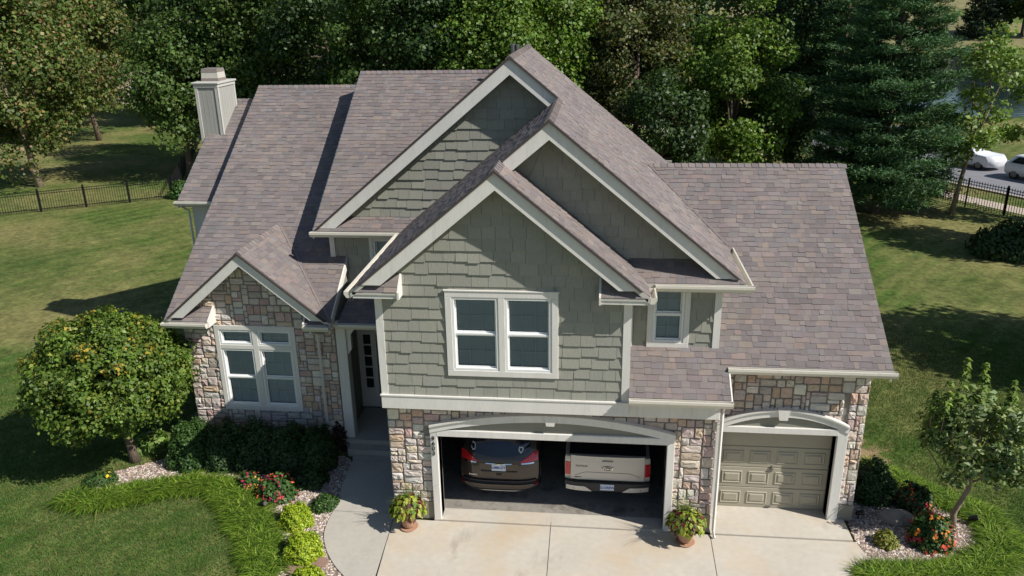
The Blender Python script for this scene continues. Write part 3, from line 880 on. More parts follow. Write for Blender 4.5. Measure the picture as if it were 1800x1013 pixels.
# ------------------------------------------------------------------ lay the small pieces: 300 largest as parts, the rest joined per surface
for kind, mname, rest in (('shingle', 'shingle', 'shingle_field'), ('shake', 'shake', 'shake_field'), ('stone', 'stone', 'stone_field')):
    L_ = sorted(PIECES[kind], key=lambda t: -t[0])
    for sc_, v_, f_, c_, par in L_[:295]:
        b = MB(); b.add(v_, f_, c_); b.build(kind, M[mname], par)
    by = {}
    for sc_, v_, f_, c_, par in L_[295:]:
        by.setdefault(par.name, (par, MB()))[1].add(v_, f_, c_)
    for par, b in by.values(): b.build(rest, M[mname], par, kind='stuff')
# ------------------------------------------------------------------ ground
def in_poly(P, x, y):
    x, y = np.asarray(x), np.asarray(y)
    r = np.zeros(x.shape, bool)
    n = len(P)
    for i in range(n):
        (x0, y0), (x1, y1) = P[i], P[(i+1) % n]
        c = ((y0 > y) != (y1 > y)) & (x < (x1-x0)*(y-y0)/((y1-y0) or 1e-9)+x0)
        r ^= c
    return r
def sheet(name, P, z, m_, th=.05, parent=None, **k):
    """flat slab with outline P"""
    b = MB(); b.prism([(x, y, z) for x, y in ccw(P)], (0, 0, -th)); return b.build(name, m_, parent, **k)
def smooth(P, n=6, closed=False):
    """Catmull-Rom through points"""
    out = []; m = len(P)
    for i in range(m if closed else m-1):
        p = [np.array(P[(i+j) % m] if closed else P[min(max(i+j, 0), m-1)], float) for j in (-1, 0, 1, 2)]
        for t in np.arange(n)/n:
            out.append(tuple(.5*(2*p[1]+(p[2]-p[0])*t+(2*p[0]-5*p[1]+4*p[2]-p[3])*t*t+(3*p[1]-p[0]-3*p[2]+p[3])*t**3)))
    if not closed: out.append(tuple(P[-1]))
    return out

def lawnmat():
    m = bpy.data.materials.new('lawn'); m.use_nodes = True
    N, L = m.node_tree.nodes, m.node_tree.links
    b = N['Principled BSDF']; b.inputs['Roughness'].default_value = .9; b.inputs['Specular IOR Level'].default_value = .1
    geo = N.new('ShaderNodeNewGeometry')
    def nz(s, d=4, vec=None):
        n = N.new('ShaderNodeTexNoise'); n.inputs['Scale'].default_value = s; n.inputs['Detail'].default_value = d
        L.new(vec or geo.outputs['Position'], n.inputs['Vector']); return n.outputs[0]
    def mixc(f, a, c):
        x = N.new('ShaderNodeMix'); x.data_type = 'RGBA'
        L.new(f, x.inputs[0])
        for i, v in ((6, a), (7, c)):
            if isinstance(v, tuple): x.inputs[i].default_value = (*v, 1)
            else: L.new(v, x.inputs[i])
        return x.outputs[2]
    def rng_(f, a, c, lo=0, hi=1):
        r = N.new('ShaderNodeMapRange'); r.inputs[1].default_value = a; r.inputs[2].default_value = c; r.inputs[3].default_value = lo; r.inputs[4].default_value = hi
        L.new(f, r.inputs[0]); return r.outputs[0]
    fine = mixc(rng_(nz(14), .3, .7), s2l(64, 86, 36), s2l(84, 104, 48))
    # mown stripes (two directions of travel), a property of how the blades lie
    mp = N.new('ShaderNodeMapping'); mp.inputs['Rotation'].default_value = (0, 0, math.radians(38)); L.new(geo.outputs['Position'], mp.inputs[0])
    wv = N.new('ShaderNodeTexWave'); wv.inputs['Scale'].default_value = .34; wv.inputs['Distortion'].default_value = 2.2; wv.inputs['Detail'].default_value = 2; wv.inputs['Detail Scale'].default_value = .6
    L.new(mp.outputs[0], wv.inputs['Vector'])
    st = mixc(rng_(wv.outputs['Fac'], .35, .65, 0, .5), fine, s2l(106, 112, 62))
    dry = mixc(rng_(nz(.16, 5), .40, .62, 0, .8), st, s2l(132, 124, 80))
    lush = mixc(rng_(nz(.1, 3), .55, .72, 0, .6), dry, s2l(58, 82, 34))
    # worn strip beside the garage's right wall
    mw = N.new('ShaderNodeMapping'); mw.inputs['Location'].default_value = (-11.0/.9, -2.9/2.6, 0); mw.inputs['Scale'].default_value = (1/.9, 1/2.6, 0); L.new(geo.outputs['Position'], mw.inputs[0])
    ln = N.new('ShaderNodeVectorMath'); ln.operation = 'LENGTH'; L.new(mw.outputs[0], ln.inputs[0])
    ad = N.new('ShaderNodeMath'); ad.operation = 'ADD'; L.new(ln.outputs['Value'], ad.inputs[0]); L.new(rng_(nz(2.2, 6), .3, .7, -.5, .5), ad.inputs[1])
    lush = mixc(rng_(ad.outputs[0], .5, 1.0, .85, 0), lush, s2l(150, 126, 96))
    grain = N.new('ShaderNodeVectorMath'); grain.operation = 'SCALE'
    wide = N.new('ShaderNodeTexNoise'); wide.inputs['Scale'].default_value = 1.3; wide.inputs['Detail'].default_value = 11; wide.inputs['Roughness'].default_value = .82
    L.new(geo.outputs['Position'], wide.inputs['Vector'])
    g2 = N.new('ShaderNodeVectorMath'); g2.operation = 'SCALE'
    L.new(lush, g2.inputs[0]); L.new(rng_(nz(5.5, 3), .3, .7, .72, 1.28), g2.inputs['Scale']); lush = g2.outputs[0]
    L.new(lush, grain.inputs[0]); L.new(rng_(wide.outputs[0], .32, .68, .55, 1.45), grain.inputs['Scale'])
    L.new(grain.outputs[0], b.inputs['Base Color'])
    bp = N.new('ShaderNodeBump'); bp.inputs['Strength'].default_value = .8; bp.inputs['Distance'].default_value = .05
    L.new(nz(45, 6), bp.inputs['Height']); L.new(bp.outputs[0], b.inputs['Normal'])
    return m
M['lawn'] = lawnmat()
GZ = -.06
def terrain(x, y):
    """level lot, long slope up beyond the pond"""
    d = max(0.0, y-158-.05*abs(x-60))
    return GZ+min(26.0, .09*d)
b = MB()
xs = [-700, -400, -200, -120, -80, -60, -40, -20, 0, 20, 40, 60, 80, 100, 130, 170, 230, 320, 450, 700]
ys = [-60, -20, 0, 20, 40, 60, 80, 100, 120, 140, 150, 158, 165, 175, 190, 210, 240, 280, 330, 400, 520, 700]
nx = len(xs)
hv = random.Random(5)
V_ = [(x, y, terrain(x, y)+(hv.uniform(-1, 1)*.9 if y > 175 else 0)) for y in ys for x in xs]
F_ = [(j*nx+i, j*nx+i+1, (j+1)*nx+i+1, (j+1)*nx+i) for j in range(len(ys)-1) for i in range(nx-1)]
b.add(V_, F_); b.build('ground', M['lawn'], kind='structure')

# driveway slabs with joints
DR = thing('driveway', 'driveway', 'driveway', (3.5, -3, 0)); del DR['label'], DR['category']; DR['kind'] = 'structure'
for P in ([(.0, -.12), (3.525, -.12), (3.60, -6), (.35, -6)], [(3.54, -.12), (6.97, -.12), (6.86, -6), (3.615, -6)],
          [(6.985, -.12), (10.0, -.12), (10.35, -1.6), (10.4, -6), (6.875, -6)],
          [(.93, .33), (.93, -.105), (3.53, -.105), (3.53, .33)], [(3.54, -.105), (6.13, -.105), (6.13, .33), (3.54, .33)], [(6.985, -.105), (9.95, -.105), (9.95, .98), (6.985, .98)]):
    sheet('slab', P, .03 if P[0][1] > 0 or P[-1][1] > .3 else .0, M['concrete'], .12, DR)
sheet('slab', [(.93, -.002), (6.13, -.002), (6.13, .32), (.93, .32)], .026, M['concrete'], .1, DR)
WK = thing('walkway', 'walkway', 'path', (-.7, 0, 0)); del WK['label'], WK['category']; WK['kind'] = 'structure'
edge = smooth([gp(620, 810), gp(601, 856), gp(596, 884), gp(582, 905), gp(570, 936), gp(573, 964), gp(587, 992), gp(605, 1013)], 5)
edge.append((edge[-1][0]+.75, edge[-1][1]-1.1)); edge.append((.33, -6))
k1 = next(i for i, p in enumerate(edge) if p[1] < .05)
sheet('slab', [edge[0]]+edge[1:k1]+[(edge[k1][0], .06), (-.012, .06), (-.012, edge[0][1])], .004, M['concrete_old'], .1, WK)
sheet('slab', [(edge[k1][0], .045)]+edge[k1:]+[(.335, -6), (-.012, -.12), (-.012, .045)], .002, M['concrete_old'], .1, WK)
sheet('slab', [(-1.75, 2.5), (-.012, 2.5), (-.012, edge[0][1]+.012), (edge[0][0], edge[0][1]+.012)], .006, M['concrete_old'], .1, WK)
sheet('step', [(-1.85, 2.45), (-.01, 2.45), (-.01, 2.76), (-1.85, 2.76)], .14, M['concrete_old'], .2, WK)
WALKP = edge[:]+[(.0, -6), (0, 3)]

# ------------------------------------------------------------------ leaf and blade generators
def nrm(a):
    return a/np.maximum(np.linalg.norm(a, axis=-1, keepdims=True), 1e-9)
def leaf_mesh(name, C, Nn, size, cols, mat_, R, asp=.42, D=None, fold=.18):
    """one folded diamond per leaf"""
    n = len(C)
    size = np.broadcast_to(np.asarray(size, float), (n,))[:, None]
    if D is None: D = R.normal(size=(n, 3))
    D = nrm(D-Nn*np.sum(D*Nn, axis=1, keepdims=True))
    S = np.cross(Nn, D)
    P = np.empty((n, 4, 3))
    P[:, 0] = C-D*size*.5
    P[:, 1] = C+S*size*asp+Nn*size*fold-D*size*.06
    P[:, 2] = C+D*size*.5-Nn*size*.08
    P[:, 3] = C-S*size*asp+Nn*size*fold-D*size*.06
    return quads(name, P, cols, mat_)
def quads(name, P, cols, mat_):
    n = len(P)
    me = bpy.data.meshes.new(name)
    me.vertices.add(4*n); me.loops.add(4*n); me.polygons.add(n)
    me.vertices.foreach_set('co', P.reshape(-1))
    me.loops.foreach_set('vertex_index', np.arange(4*n, dtype=np.int32))
    me.polygons.foreach_set('loop_start', np.arange(0, 4*n, 4, dtype=np.int32))
    a = me.color_attributes.new('Col', 'FLOAT_COLOR', 'CORNER')
    c4 = np.ones((n, 4, 4)); c4[:, :, :3] = np.asarray(cols)[:, None, :]
    a.data.foreach_set('color', c4.reshape(-1))
    me.materials.append(mat_)
    me.update(); me.validate()
    return me
def pick(R, pal, n, w=None, v=.22):
    pal = np.array(pal)
    c = pal[R.choice(len(pal), n, p=w)]
    return np.clip(c*(1+R.uniform(-v, v, (n, 1)))*(1+R.uniform(-.06, .06, (n, 3))), 0, 1)

G_MAPLE = [s2l(86, 104, 46), s2l(74, 94, 42), s2l(104, 116, 56), s2l(128, 118, 70), s2l(134, 108, 72)]
G_DARK = [s2l(58, 80, 38), s2l(48, 70, 34), s2l(70, 92, 44), s2l(62, 84, 46)]
G_MID = [s2l(74, 100, 44), s2l(64, 88, 38), s2l(90, 112, 52), s2l(84, 100, 48)]
G_BRIGHT = [s2l(88, 118, 40), s2l(74, 104, 36), s2l(106, 130, 50), s2l(98, 116, 44)]
G_OLIVE = [s2l(82, 96, 52), s2l(70, 84, 46), s2l(98, 102, 60), s2l(110, 104, 66)]
G_PINE = [s2l(66, 98, 62), s2l(56, 86, 56), s2l(78, 110, 68), s2l(90, 118, 70)]

def tree(name, label, base, h, r, czf, nleaf, lsize, pal, seed, group=None, rz=None, trunk_r=.16, ncl=46, off=(0, 0), spread=.30, bark='bark', w=None, asp=.42, shell=.5, cat='tree', accent=None):
    R = np.random.default_rng(seed)
    bx, by, bz = base
    T = thing(name, label, cat, (bx, by, bz), group)
    rz = rz or (h*(1-czf))
    cz = bz+h-rz
    cx, cy = bx+off[0], by+off[1]
    # clusters of foliage on an uneven ellipsoid
    dz = R.uniform(-.97, 1, ncl); rr = np.where(dz > 0, np.sqrt(1-dz*dz), np.sqrt(1-(.78*dz)**2)); aa = R.uniform(0, 6.2832, ncl)
    d = np.stack([rr*np.cos(aa), rr*np.sin(aa), dz], 1)
    k = R.uniform(shell, 1.0, ncl)**.6*R.uniform(.82, 1.08, ncl)
    CC = np.array([cx, cy, cz])+d*k[:, None]*np.array([r, r, rz])*(1-spread*.55)
    wcl = R.uniform(.6, 1.4, ncl); wcl /= wcl.sum()
    idx = R.choice(ncl, nleaf, p=wcl)
    rad = spread*(r*r*rz)**(1/3)*R.uniform(.75, 1.25, ncl)
    q = nrm(R.normal(size=(nleaf, 3)))*(R.uniform(0, 1, nleaf)**.45)[:, None]
    q[:, 2] *= .72
    C = CC[idx]+q*rad[idx][:, None]
    Nn = nrm(q*.9+(C-np.array([cx, cy, cz]))/max(r, rz)*.6+np.array([0, 0, .5])+R.normal(size=(nleaf, 3))*.65)
    tint = R.uniform(.74, 1.26, ncl)
    cols = pick(R, pal, nleaf, w)*tint[idx][:, None]
    if accent:
        turned = (R.uniform(0, 1, ncl) < accent[1]*2) & (d[:, 2] > .1)
        m_ = turned[idx] & (R.uniform(0, 1, nleaf) < accent[2])
        cols[m_] = np.array(accent[0])*R.uniform(.7, 1.2, (m_.sum(), 1))
    link('crown', leaf_mesh('crown', C, Nn, lsize*R.uniform(.5, 1.5, nleaf), cols, M['leaf'], R, asp), T)
    top = np.array([cx, cy, cz+rz*.35])
    b = MB()
    pts = [(bx+(top[0]-bx)*t+R.normal()*.03*(t > 0), by+(top[1]-by)*t+R.normal()*.03*(t > 0), bz-.05+(top[2]-bz+.05)*t) for t in (0, .15, .4, .7, 1)]
    b.tube(pts, [trunk_r*1.35, trunk_r, trunk_r*.85, trunk_r*.55, trunk_r*.2], 10)
    b.build('trunk', M[bark], T, smooth=True)
    for i in R.choice(ncl, min(ncl, 9), replace=False):
        t = R.uniform(.35, .75)
        a = np.array(pts[0])+(top-np.array(pts[0]))*t
        e = CC[i]; m_ = (a+e)/2+np.array([0, 0, -.06*r])
        b = MB(); b.tube([a, m_, e], [trunk_r*.42, trunk_r*.3, trunk_r*.1], 6); b.build('limb', M[bark], T, smooth=True)
    return T

def pine(name, label, base, h, r, n, seed, group=None, z0f=.05, tuft=.34, pal=G_PINE, cat='pine tree'):
    R = np.random.default_rng(seed)
    T = thing(name, label, cat, base, group)
    b = MB(); b.tube([base, (base[0], base[1], base[2]+h*.6), (base[0], base[1], base[2]+h)], [.24, .15, .02], 8); b.build('trunk', M['bark'], T)
    C, Dd, W = [], [], []
    nb = 120
    for i in range(nb):
        t = (i+.5)/nb; z = h*(z0f+(1-z0f)*t)
        L_ = r*(1-t)**.58*R.uniform(.68, 1.08)+.15
        ang = i*2.399+R.normal()*.2
        u = np.array([math.cos(ang), math.sin(ang)])
        m_ = int(n/nb*(.35+1.5*(1-t)))
        s = R.uniform(.12, 1, m_)**.7
        lat = R.normal(size=m_)*.20*L_*(.35+s*.65)
        zz = z-L_*.10*s+L_*.16*s*s+R.normal(size=m_)*.075*L_**.5
        X = base[0]+u[0]*s*L_-u[1]*lat; Y = base[1]+u[1]*s*L_+u[0]*lat
        C.append(np.stack([X, Y, base[2]+zz], 1))
        Dd.append(np.stack([np.full(m_, u[0])+R.normal(size=m_)*.45, np.full(m_, u[1])+R.normal(size=m_)*.45, .45+R.normal(size=m_)*.3], 1))
        W.append(np.full(m_, R.uniform(.8, 1.2)))
        if i % 6 == 0 and t < .9:
            q = MB(); q.tube([(base[0], base[1], base[2]+z), (base[0]+u[0]*L_*.85, base[1]+u[1]*L_*.85, base[2]+z)], [.05, .01], 5); q.build('bough', M['bark'], T)
    C = np.concatenate(C); Dd = nrm(np.concatenate(Dd)); W = np.concatenate(W); m_ = len(C)
    Nn = nrm(R.normal(size=(m_, 3))+np.array([0, 0, .8]))
    cols = pick(R, pal, m_, None, .25)*W[:, None]
    link('crown', leaf_mesh('crown', C, Nn, tuft*R.uniform(.7, 1.3, m_), cols, M['needle'], R, .10, Dd, .03), T)
    return T

def shrub(name, label, base, r, h, n, lsize, pal, seed, group=None, flowers=None, w=None, asp=.45, lump=.12, cat='shrub', nst=5):
    """mounded shrub; flowers=(count, palette, size)"""
    R = np.random.default_rng(seed)
    x, y, z = base
    T = thing(name, label, cat, base, group)
    rx, ry = (r if isinstance(r, tuple) else (r, r))
    d = nrm(R.normal(size=(n, 3))); d[:, 2] = np.abs(d[:, 2])*1.0
    ph = R.uniform(0, 6.28, 6)
    bump = 1+lump*(np.sin(d[:, 0]*5+ph[0])*np.sin(d[:, 1]*5+ph[1])+.6*np.sin(d[:, 0]*11+ph[2])*np.sin(d[:, 1]*12+ph[3]+d[:, 2]*7))
    k = R.uniform(.25, 1, n)**.35*bump
    C = np.array([x, y, z])+d*k[:, None]*np.array([rx, ry, h])
    Nn = nrm(d+np.array([0, 0, .35])+R.normal(size=(n, 3))*.5)
    link('foliage', leaf_mesh('foliage', C, Nn, lsize*R.uniform(.7, 1.35, n), pick(R, pal, n, w), M['leaf'], R, asp), T)
    for i in range(nst):
        a = R.uniform(0, 6.28); q = MB()
        q.tube([(x, y, z-.03), (x+math.cos(a)*rx*.4, y+math.sin(a)*ry*.4, z+h*.6)], [.02, .008], 5); q.build('stem', M['bark'], T)
    if flowers:
        m_, fp, fs = flowers
        d = nrm(R.normal(size=(m_, 3))); d[:, 2] = np.abs(d[:, 2])
        C = np.array([x, y, z])+d*(R.uniform(.92, 1.08, m_))[:, None]*np.array([rx, ry, h])
        fc = pick(R, fp, m_, None, .15)
        # each flower head: five florets
        off_ = R.normal(size=(m_, 5, 3))*fs*.35
        CC = (C[:, None, :]+off_).reshape(-1, 3); NN = nrm(np.repeat(d, 5, 0)+R.normal(size=(m_*5, 3))*.4+np.array([0, 0, .4]))
        link('flowers', leaf_mesh('flowers', CC, NN, fs*.6, np.repeat(fc, 5, 0)*R.uniform(.8, 1.2, (m_*5, 1)), M['petal'], R, .5), T, kind='stuff')
    return T

def blades(P, Dh, L_, wd, cols, droop, name, seg=3):
    """arching grass blades: base points P (n,3), heading Dh (n,2), length L_, drawn as seg quads each"""
    n = len(P)
    Q = np.empty((n, seg, 4, 3))
    side = np.stack([-Dh[:, 1], Dh[:, 0], np.zeros(n)], 1)
    def at(t):
        o = np.empty((n, 3))
        o[:, :2] = P[:, :2]+Dh*(L_*droop*(t**1.6))[:, None]
        o[:, 2] = P[:, 2]+np.maximum(L_*(t*(1.0)-.56*droop*t*t), .01)
        return o
    for k in range(seg):
        t0, t1 = k/seg, (k+1)/seg
        a, c = at(t0), at(t1)
        w0, w1 = wd*(1-t0**2.5), wd*(1-t1**2.5)
        Q[:, k, 0] = a-side*w0[:, None]; Q[:, k, 1] = a+side*w0[:, None]
        Q[:, k, 2] = c+side*np.maximum(w1, .0005)[:, None]; Q[:, k, 3] = c-side*np.maximum(w1, .0005)[:, None]
    return quads(name, Q.reshape(-1, 4, 3), np.repeat(cols, seg, 0), M['blade'])

# ------------------------------------------------------------------ planting beds
def path_strip(pts, wds):
    """sample function along a path: returns centre points, normals, half widths"""
    P = np.array(pts); d = np.gradient(P, axis=0); d = d/np.linalg.norm(d, axis=1, keepdims=True)
    return P, np.stack([-d[:, 1], d[:, 0]], 1), np.array(wds)
LIR = [s2l(98, 128, 36), s2l(80, 110, 32), s2l(120, 146, 46), s2l(58, 86, 26), s2l(138, 156, 66)]
def liriope(name, label, pts, wds, n, seed, L0=.42):
    R = np.random.default_rng(seed)
    P, N_, W = path_strip(pts, wds)
    seglen = np.linalg.norm(np.diff(P, axis=0), axis=1); cum = np.concatenate([[0], np.cumsum(seglen)])
    ncl = n//55
    t = np.sort(R.uniform(0, cum[-1], ncl))
    f = np.interp(t, cum, np.arange(len(P))); i = np.clip(f.astype(int), 0, len(P)-2); fr = (f-i)[:, None]
    cp = P[i]*(1-fr)+P[i+1]*fr; nn = N_[i]; ww = np.interp(t, cum, W)
    lat = R.uniform(-1, 1, ncl)
    cp = cp+nn*(lat*ww)[:, None]
    idx = np.repeat(np.arange(ncl), 55); m_ = len(idx)
    base = np.concatenate([cp[idx]+R.normal(size=(m_, 2))*.045, np.full((m_, 1), GZ)], 1)
    a = R.uniform(0, 2*np.pi, m_)
    Dh = np.stack([np.cos(a), np.sin(a)], 1)+nn[idx]*(np.sign(lat)*.5)[idx][:, None]
    Dh = Dh/np.linalg.norm(Dh, axis=1, keepdims=True)
    L_ = L0*R.uniform(.6, 1.2, m_)
    cols = pick(R, LIR, m_, None, .35)*R.uniform(.75, 1.2, ncl)[idx][:, None]
    me = blades(base, Dh, L_, R.uniform(.008, .014, m_), cols, R.uniform(.8, 1.5, m_), name)
    return link(name, me, None, label=label, cat='border grass', kind='stuff')
LP = smooth([gp(118, 878), gp(160, 882), gp(215, 872), gp(275, 862), gp(339, 852), gp(387, 857), gp(414, 878), gp(440, 914), gp(456, 953), gp(466, 988), gp(478, 1016)], 5)
LW = np.interp(np.linspace(0, 1, len(LP)), [0, .15, .5, .65, 1], [.14, .22, .18, .27, .32])
liriope('border_grass', 'long strap leaved grass border curving round the left gravel bed', LP, LW, 17000, 3, .36)
RP = smooth([gp(1508, 820), gp(1540, 828), gp(1575, 843), gp(1620, 863), gp(1664, 882), gp(1710, 899), gp(1742, 921), gp(1758, 952), gp(1750, 982), gp(1720, 1005), gp(1676, 1014), gp(1631, 1016), gp(1573, 1017), gp(1522, 1014)], 5)
RW = np.interp(np.linspace(0, 1, len(RP)), [0, .3, .55, .7, 1], [.12, .13, .20, .24, .16])
liriope('border_grass', 'fine bright grass border ringing the gravel bed beside the single garage', RP, RW, 18000, 4, .34)

# gravel beds with loose pebbles
GRP = [s2l(*c) for c in ((186,170,154),(160,144,130),(204,192,178),(140,118,108),(176,150,134),(120,108,102),(214,206,196))]
def gravel_bed(name, label, P, n, seed):
    R = np.random.default_rng(seed)
    T = thing(name, label, 'gravel', (*P[0], GZ)); T['kind'] = 'structure'
    b = MB(); b.face([(x, y, GZ+.03) for x, y in ccw(P)]); b.build('gravel_base', mat(name+'_base', s2l(146, 130, 118), .95, noise=((40, .3), (110, .35)), bump=(90, 1.0, .03)), T)
    a = np.array(P); lo, hi = a.min(0), a.max(0)
    C = R.uniform(lo, hi, (n*3, 2)); C = C[in_poly(P, C[:, 0], C[:, 1])][:n]; m_ = len(C)
    s = R.uniform(.012, .032, m_)
    base = np.array([(1,0,0),(0,1,0),(-1,0,0),(0,-1,0),(0,0,.75),(0,0,-.5)], float)
    fc = [(0,1,4),(1,2,4),(2,3,4),(3,0,4)]
    ang = R.uniform(0, 6.28, m_)
    V3 = np.empty((m_, 6, 3))
    ex = R.uniform(.6, 1.3, (m_, 2))
    for i in range(6):
        x = base[i, 0]*ex[:, 0]; y = base[i, 1]*ex[:, 1]
        V3[:, i, 0] = C[:, 0]+s*(x*np.cos(ang)-y*np.sin(ang)); V3[:, i, 1] = C[:, 1]+s*(x*np.sin(ang)+y*np.cos(ang)); V3[:, i, 2] = GZ+.035+s*base[i, 2]*R.uniform(.7, 1.2, m_)
    me = bpy.data.meshes.new('pebbles')
    F3 = (np.arange(m_)[:, None, None]*6+np.array(fc)[None]).reshape(-1, 3)
    me.vertices.add(m_*6); me.loops.add(len(F3)*3); me.polygons.add(len(F3))
    me.vertices.foreach_set('co', V3.reshape(-1)); me.loops.foreach_set('vertex_index', F3.reshape(-1).astype(np.int32)); me.polygons.foreach_set('loop_start', np.arange(0, len(F3)*3, 3, dtype=np.int32))
    at_ = me.color_attributes.new('Col', 'FLOAT_COLOR', 'CORNER')
    c4 = np.ones((m_, 12, 4)); c4[:, :, :3] = pick(R, GRP, m_, None, .2)[:, None, :]
    at_.data.foreach_set('color', c4.reshape(-1)); me.materials.append(M['gravel']); me.update(); me.validate()
    link('pebbles', me, T, kind='stuff')
LBED = [gp(112, 880)]+[p for p in LP]+[gp(560, 1018), gp(612, 1018)]+list(reversed(edge[:-2]))+[(-1.9, 2.4), (-5.8, 2.4), gp(190, 830)]
RBED = list(RP)+[gp(1512, 990), (10.02, -.1), (10.05, .8), gp(1505, 830)]
gravel_bed('gravel_bed', 'pinkish gravel bed between walkway and left lawn', LBED, 15000, 8)
gravel_bed('gravel_bed', 'pinkish gravel bed beside the single garage', RBED, 8000, 9)
LAWN_EXCL = [LBED, RBED, WALKP, [(0, 8), (10.2, 8), (10.5, -8), (-.2, -8)], [(-7, 2.4), (0, 2.4), (0, 14), (-7, 14)]]

# short lawn blades near the house (the lawn's own nap)
def lawn_blades(regions, n, seed, k=1.0):
    R = np.random.default_rng(seed)
    x0, x1, y0, y1 = regions
    X, Y = R.uniform(x0, x1, n), R.uniform(y0, y1, n)
    ok = np.ones(n, bool)
    for P in LAWN_EXCL: ok &= ~in_poly(P, X, Y)
    edge_ = np.minimum(np.minimum(X-x0, x1-X), y1-Y)
    ok &= R.uniform(0, 3.0, n) < edge_
    ok &= (((X-11.0)/.75)**2+((Y-2.9)/2.3)**2 > R.uniform(.2, 1.6, n))
    X, Y = X[ok], Y[ok]; m_ = len(X)
    a = R.uniform(0, 6.28, m_)
    h = R.uniform(.025, .06, m_); w = R.uniform(.004, .008, m_)
    P = np.empty((m_, 4, 3)); dx, dy = np.cos(a), np.sin(a); ln = R.uniform(.2, .9, m_)*h; b_ = R.uniform(0, 6.28, m_)
    tx, ty = X+np.cos(b_)*ln, Y+np.sin(b_)*ln
    P[:, 0] = np.stack([X-dx*w, Y-dy*w, np.full(m_, GZ)], 1); P[:, 1] = np.stack([X+dx*w, Y+dy*w, np.full(m_, GZ)], 1)
    P[:, 2] = np.stack([tx+dx*w*.3, ty+dy*w*.3, GZ+h], 1); P[:, 3] = np.stack([tx-dx*w*.3, ty-dy*w*.3, GZ+h], 1)
    pal = [s2l(68, 106, 40), s2l(84, 120, 50), s2l(60, 98, 36), s2l(112, 122, 64), s2l(134, 126, 80)]
    return quads('grass', P, pick(R, pal, m_, [.32, .3, .22, .11, .05])*k, M['blade'])
link('lawn_grass', lawn_blades((-15.5, 2.5, -3.8, 9.0), 330000, 21), None, label='short mown grass of the front lawn left of the walkway', cat='grass', kind='stuff')
link('lawn_grass', lawn_blades((7.0, 21.0, -3.2, 13.0), 300000, 22, .78), None, label='short mown grass of the lawn right of the garage', cat='grass', kind='stuff')

# ------------------------------------------------------------------ near plants
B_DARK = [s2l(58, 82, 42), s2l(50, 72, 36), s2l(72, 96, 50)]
B_GOLD = [s2l(160, 178, 42), s2l(140, 164, 38), s2l(178, 188, 58), s2l(124, 150, 36)]
B_GREEN = [s2l(66, 96, 44), s2l(56, 84, 38), s2l(80, 108, 52)]
FL_PINK = [s2l(196, 70, 92), s2l(206, 92, 84), s2l(214, 110, 70), s2l(190, 60, 100), s2l(226, 168, 70)]
FL_RED = [s2l(206, 66, 62), s2l(214, 96, 60), s2l(196, 62, 84), s2l(224, 140, 60)]
# round tree by the stone wing
tb = gp(238, 808)
tree('round_tree', 'round topped low tree with dense green leaves tipped orange beside the stone wing', (tb[0], tb[1], GZ), 3.95, 2.02, .5, 62000, .088,
     [s2l(88, 112, 40), s2l(74, 98, 36), s2l(104, 126, 48), s2l(120, 132, 56), s2l(186, 146, 62)], 31, rz=1.42, trunk_r=.105, ncl=330, off=(-.28, .05), spread=.20,
     w=[.35, .28, .23, .138, .002], asp=.36, shell=.72, accent=(s2l(168, 148, 56), .08, .3))
# young tree in the right bed
yb = gp(1675, 926)
tree('young_tree', 'young slender trunked tree with upright shoots in the right gravel bed', (yb[0], yb[1], GZ), 3.35, 1.36, .5, 6200, .13,
     [s2l(112, 134, 80), s2l(98, 120, 70), s2l(128, 146, 92), s2l(146, 156, 104)], 32, rz=1.05, trunk_r=.06, ncl=46, off=(.22, .05), spread=.26, bark='barkpale', asp=.22, shell=.45)
YT = bpy.data.objects['young_tree']
R = np.random.default_rng(77)
for k, (dx, dy, h0, h1) in enumerate(((-.55, 0, 2.4, 4.02), (-.12, .1, 2.6, 3.85), (-.85, -.1, 2.2, 3.55), (.5, .1, 2.4, 3.5), (1.1, 0, 2.1, 3.1), (-1.0, .1, 1.9, 3.2))):
    n = 85; t = R.uniform(0, 1, n)
    a = R.uniform(0, 6.28, n)
    C = np.stack([yb[0]+.2+dx+np.cos(a)*.1*(1.25-t), yb[1]+dy+np.sin(a)*.1*(1.25-t), h0+(h1-h0)*t], 1)
    Dd = np.stack([np.cos(a), np.sin(a), np.full(n, .25)], 1)
    link('shoot', leaf_mesh('shoot', C, nrm(np.stack([np.cos(a)*.3, np.sin(a)*.3, np.ones(n)], 1)), .17, pick(R, [s2l(112, 138, 66), s2l(134, 154, 78), s2l(96, 120, 60)], n), M['leaf'], R, .22, Dd), YT)
    b = MB(); b.tube([(yb[0]+.2+dx*.6, yb[1]+dy, h0-.6), (yb[0]+.2+dx, yb[1]+dy, h0), (yb[0]+.2+dx, yb[1]+dy, h1)], [.02, .014, .004], 5); b.build('limb', M['barkpale'], YT)

def at(px, py, h=.0):
    x, y = gp(px, py, GZ+h); return (x, y, GZ)
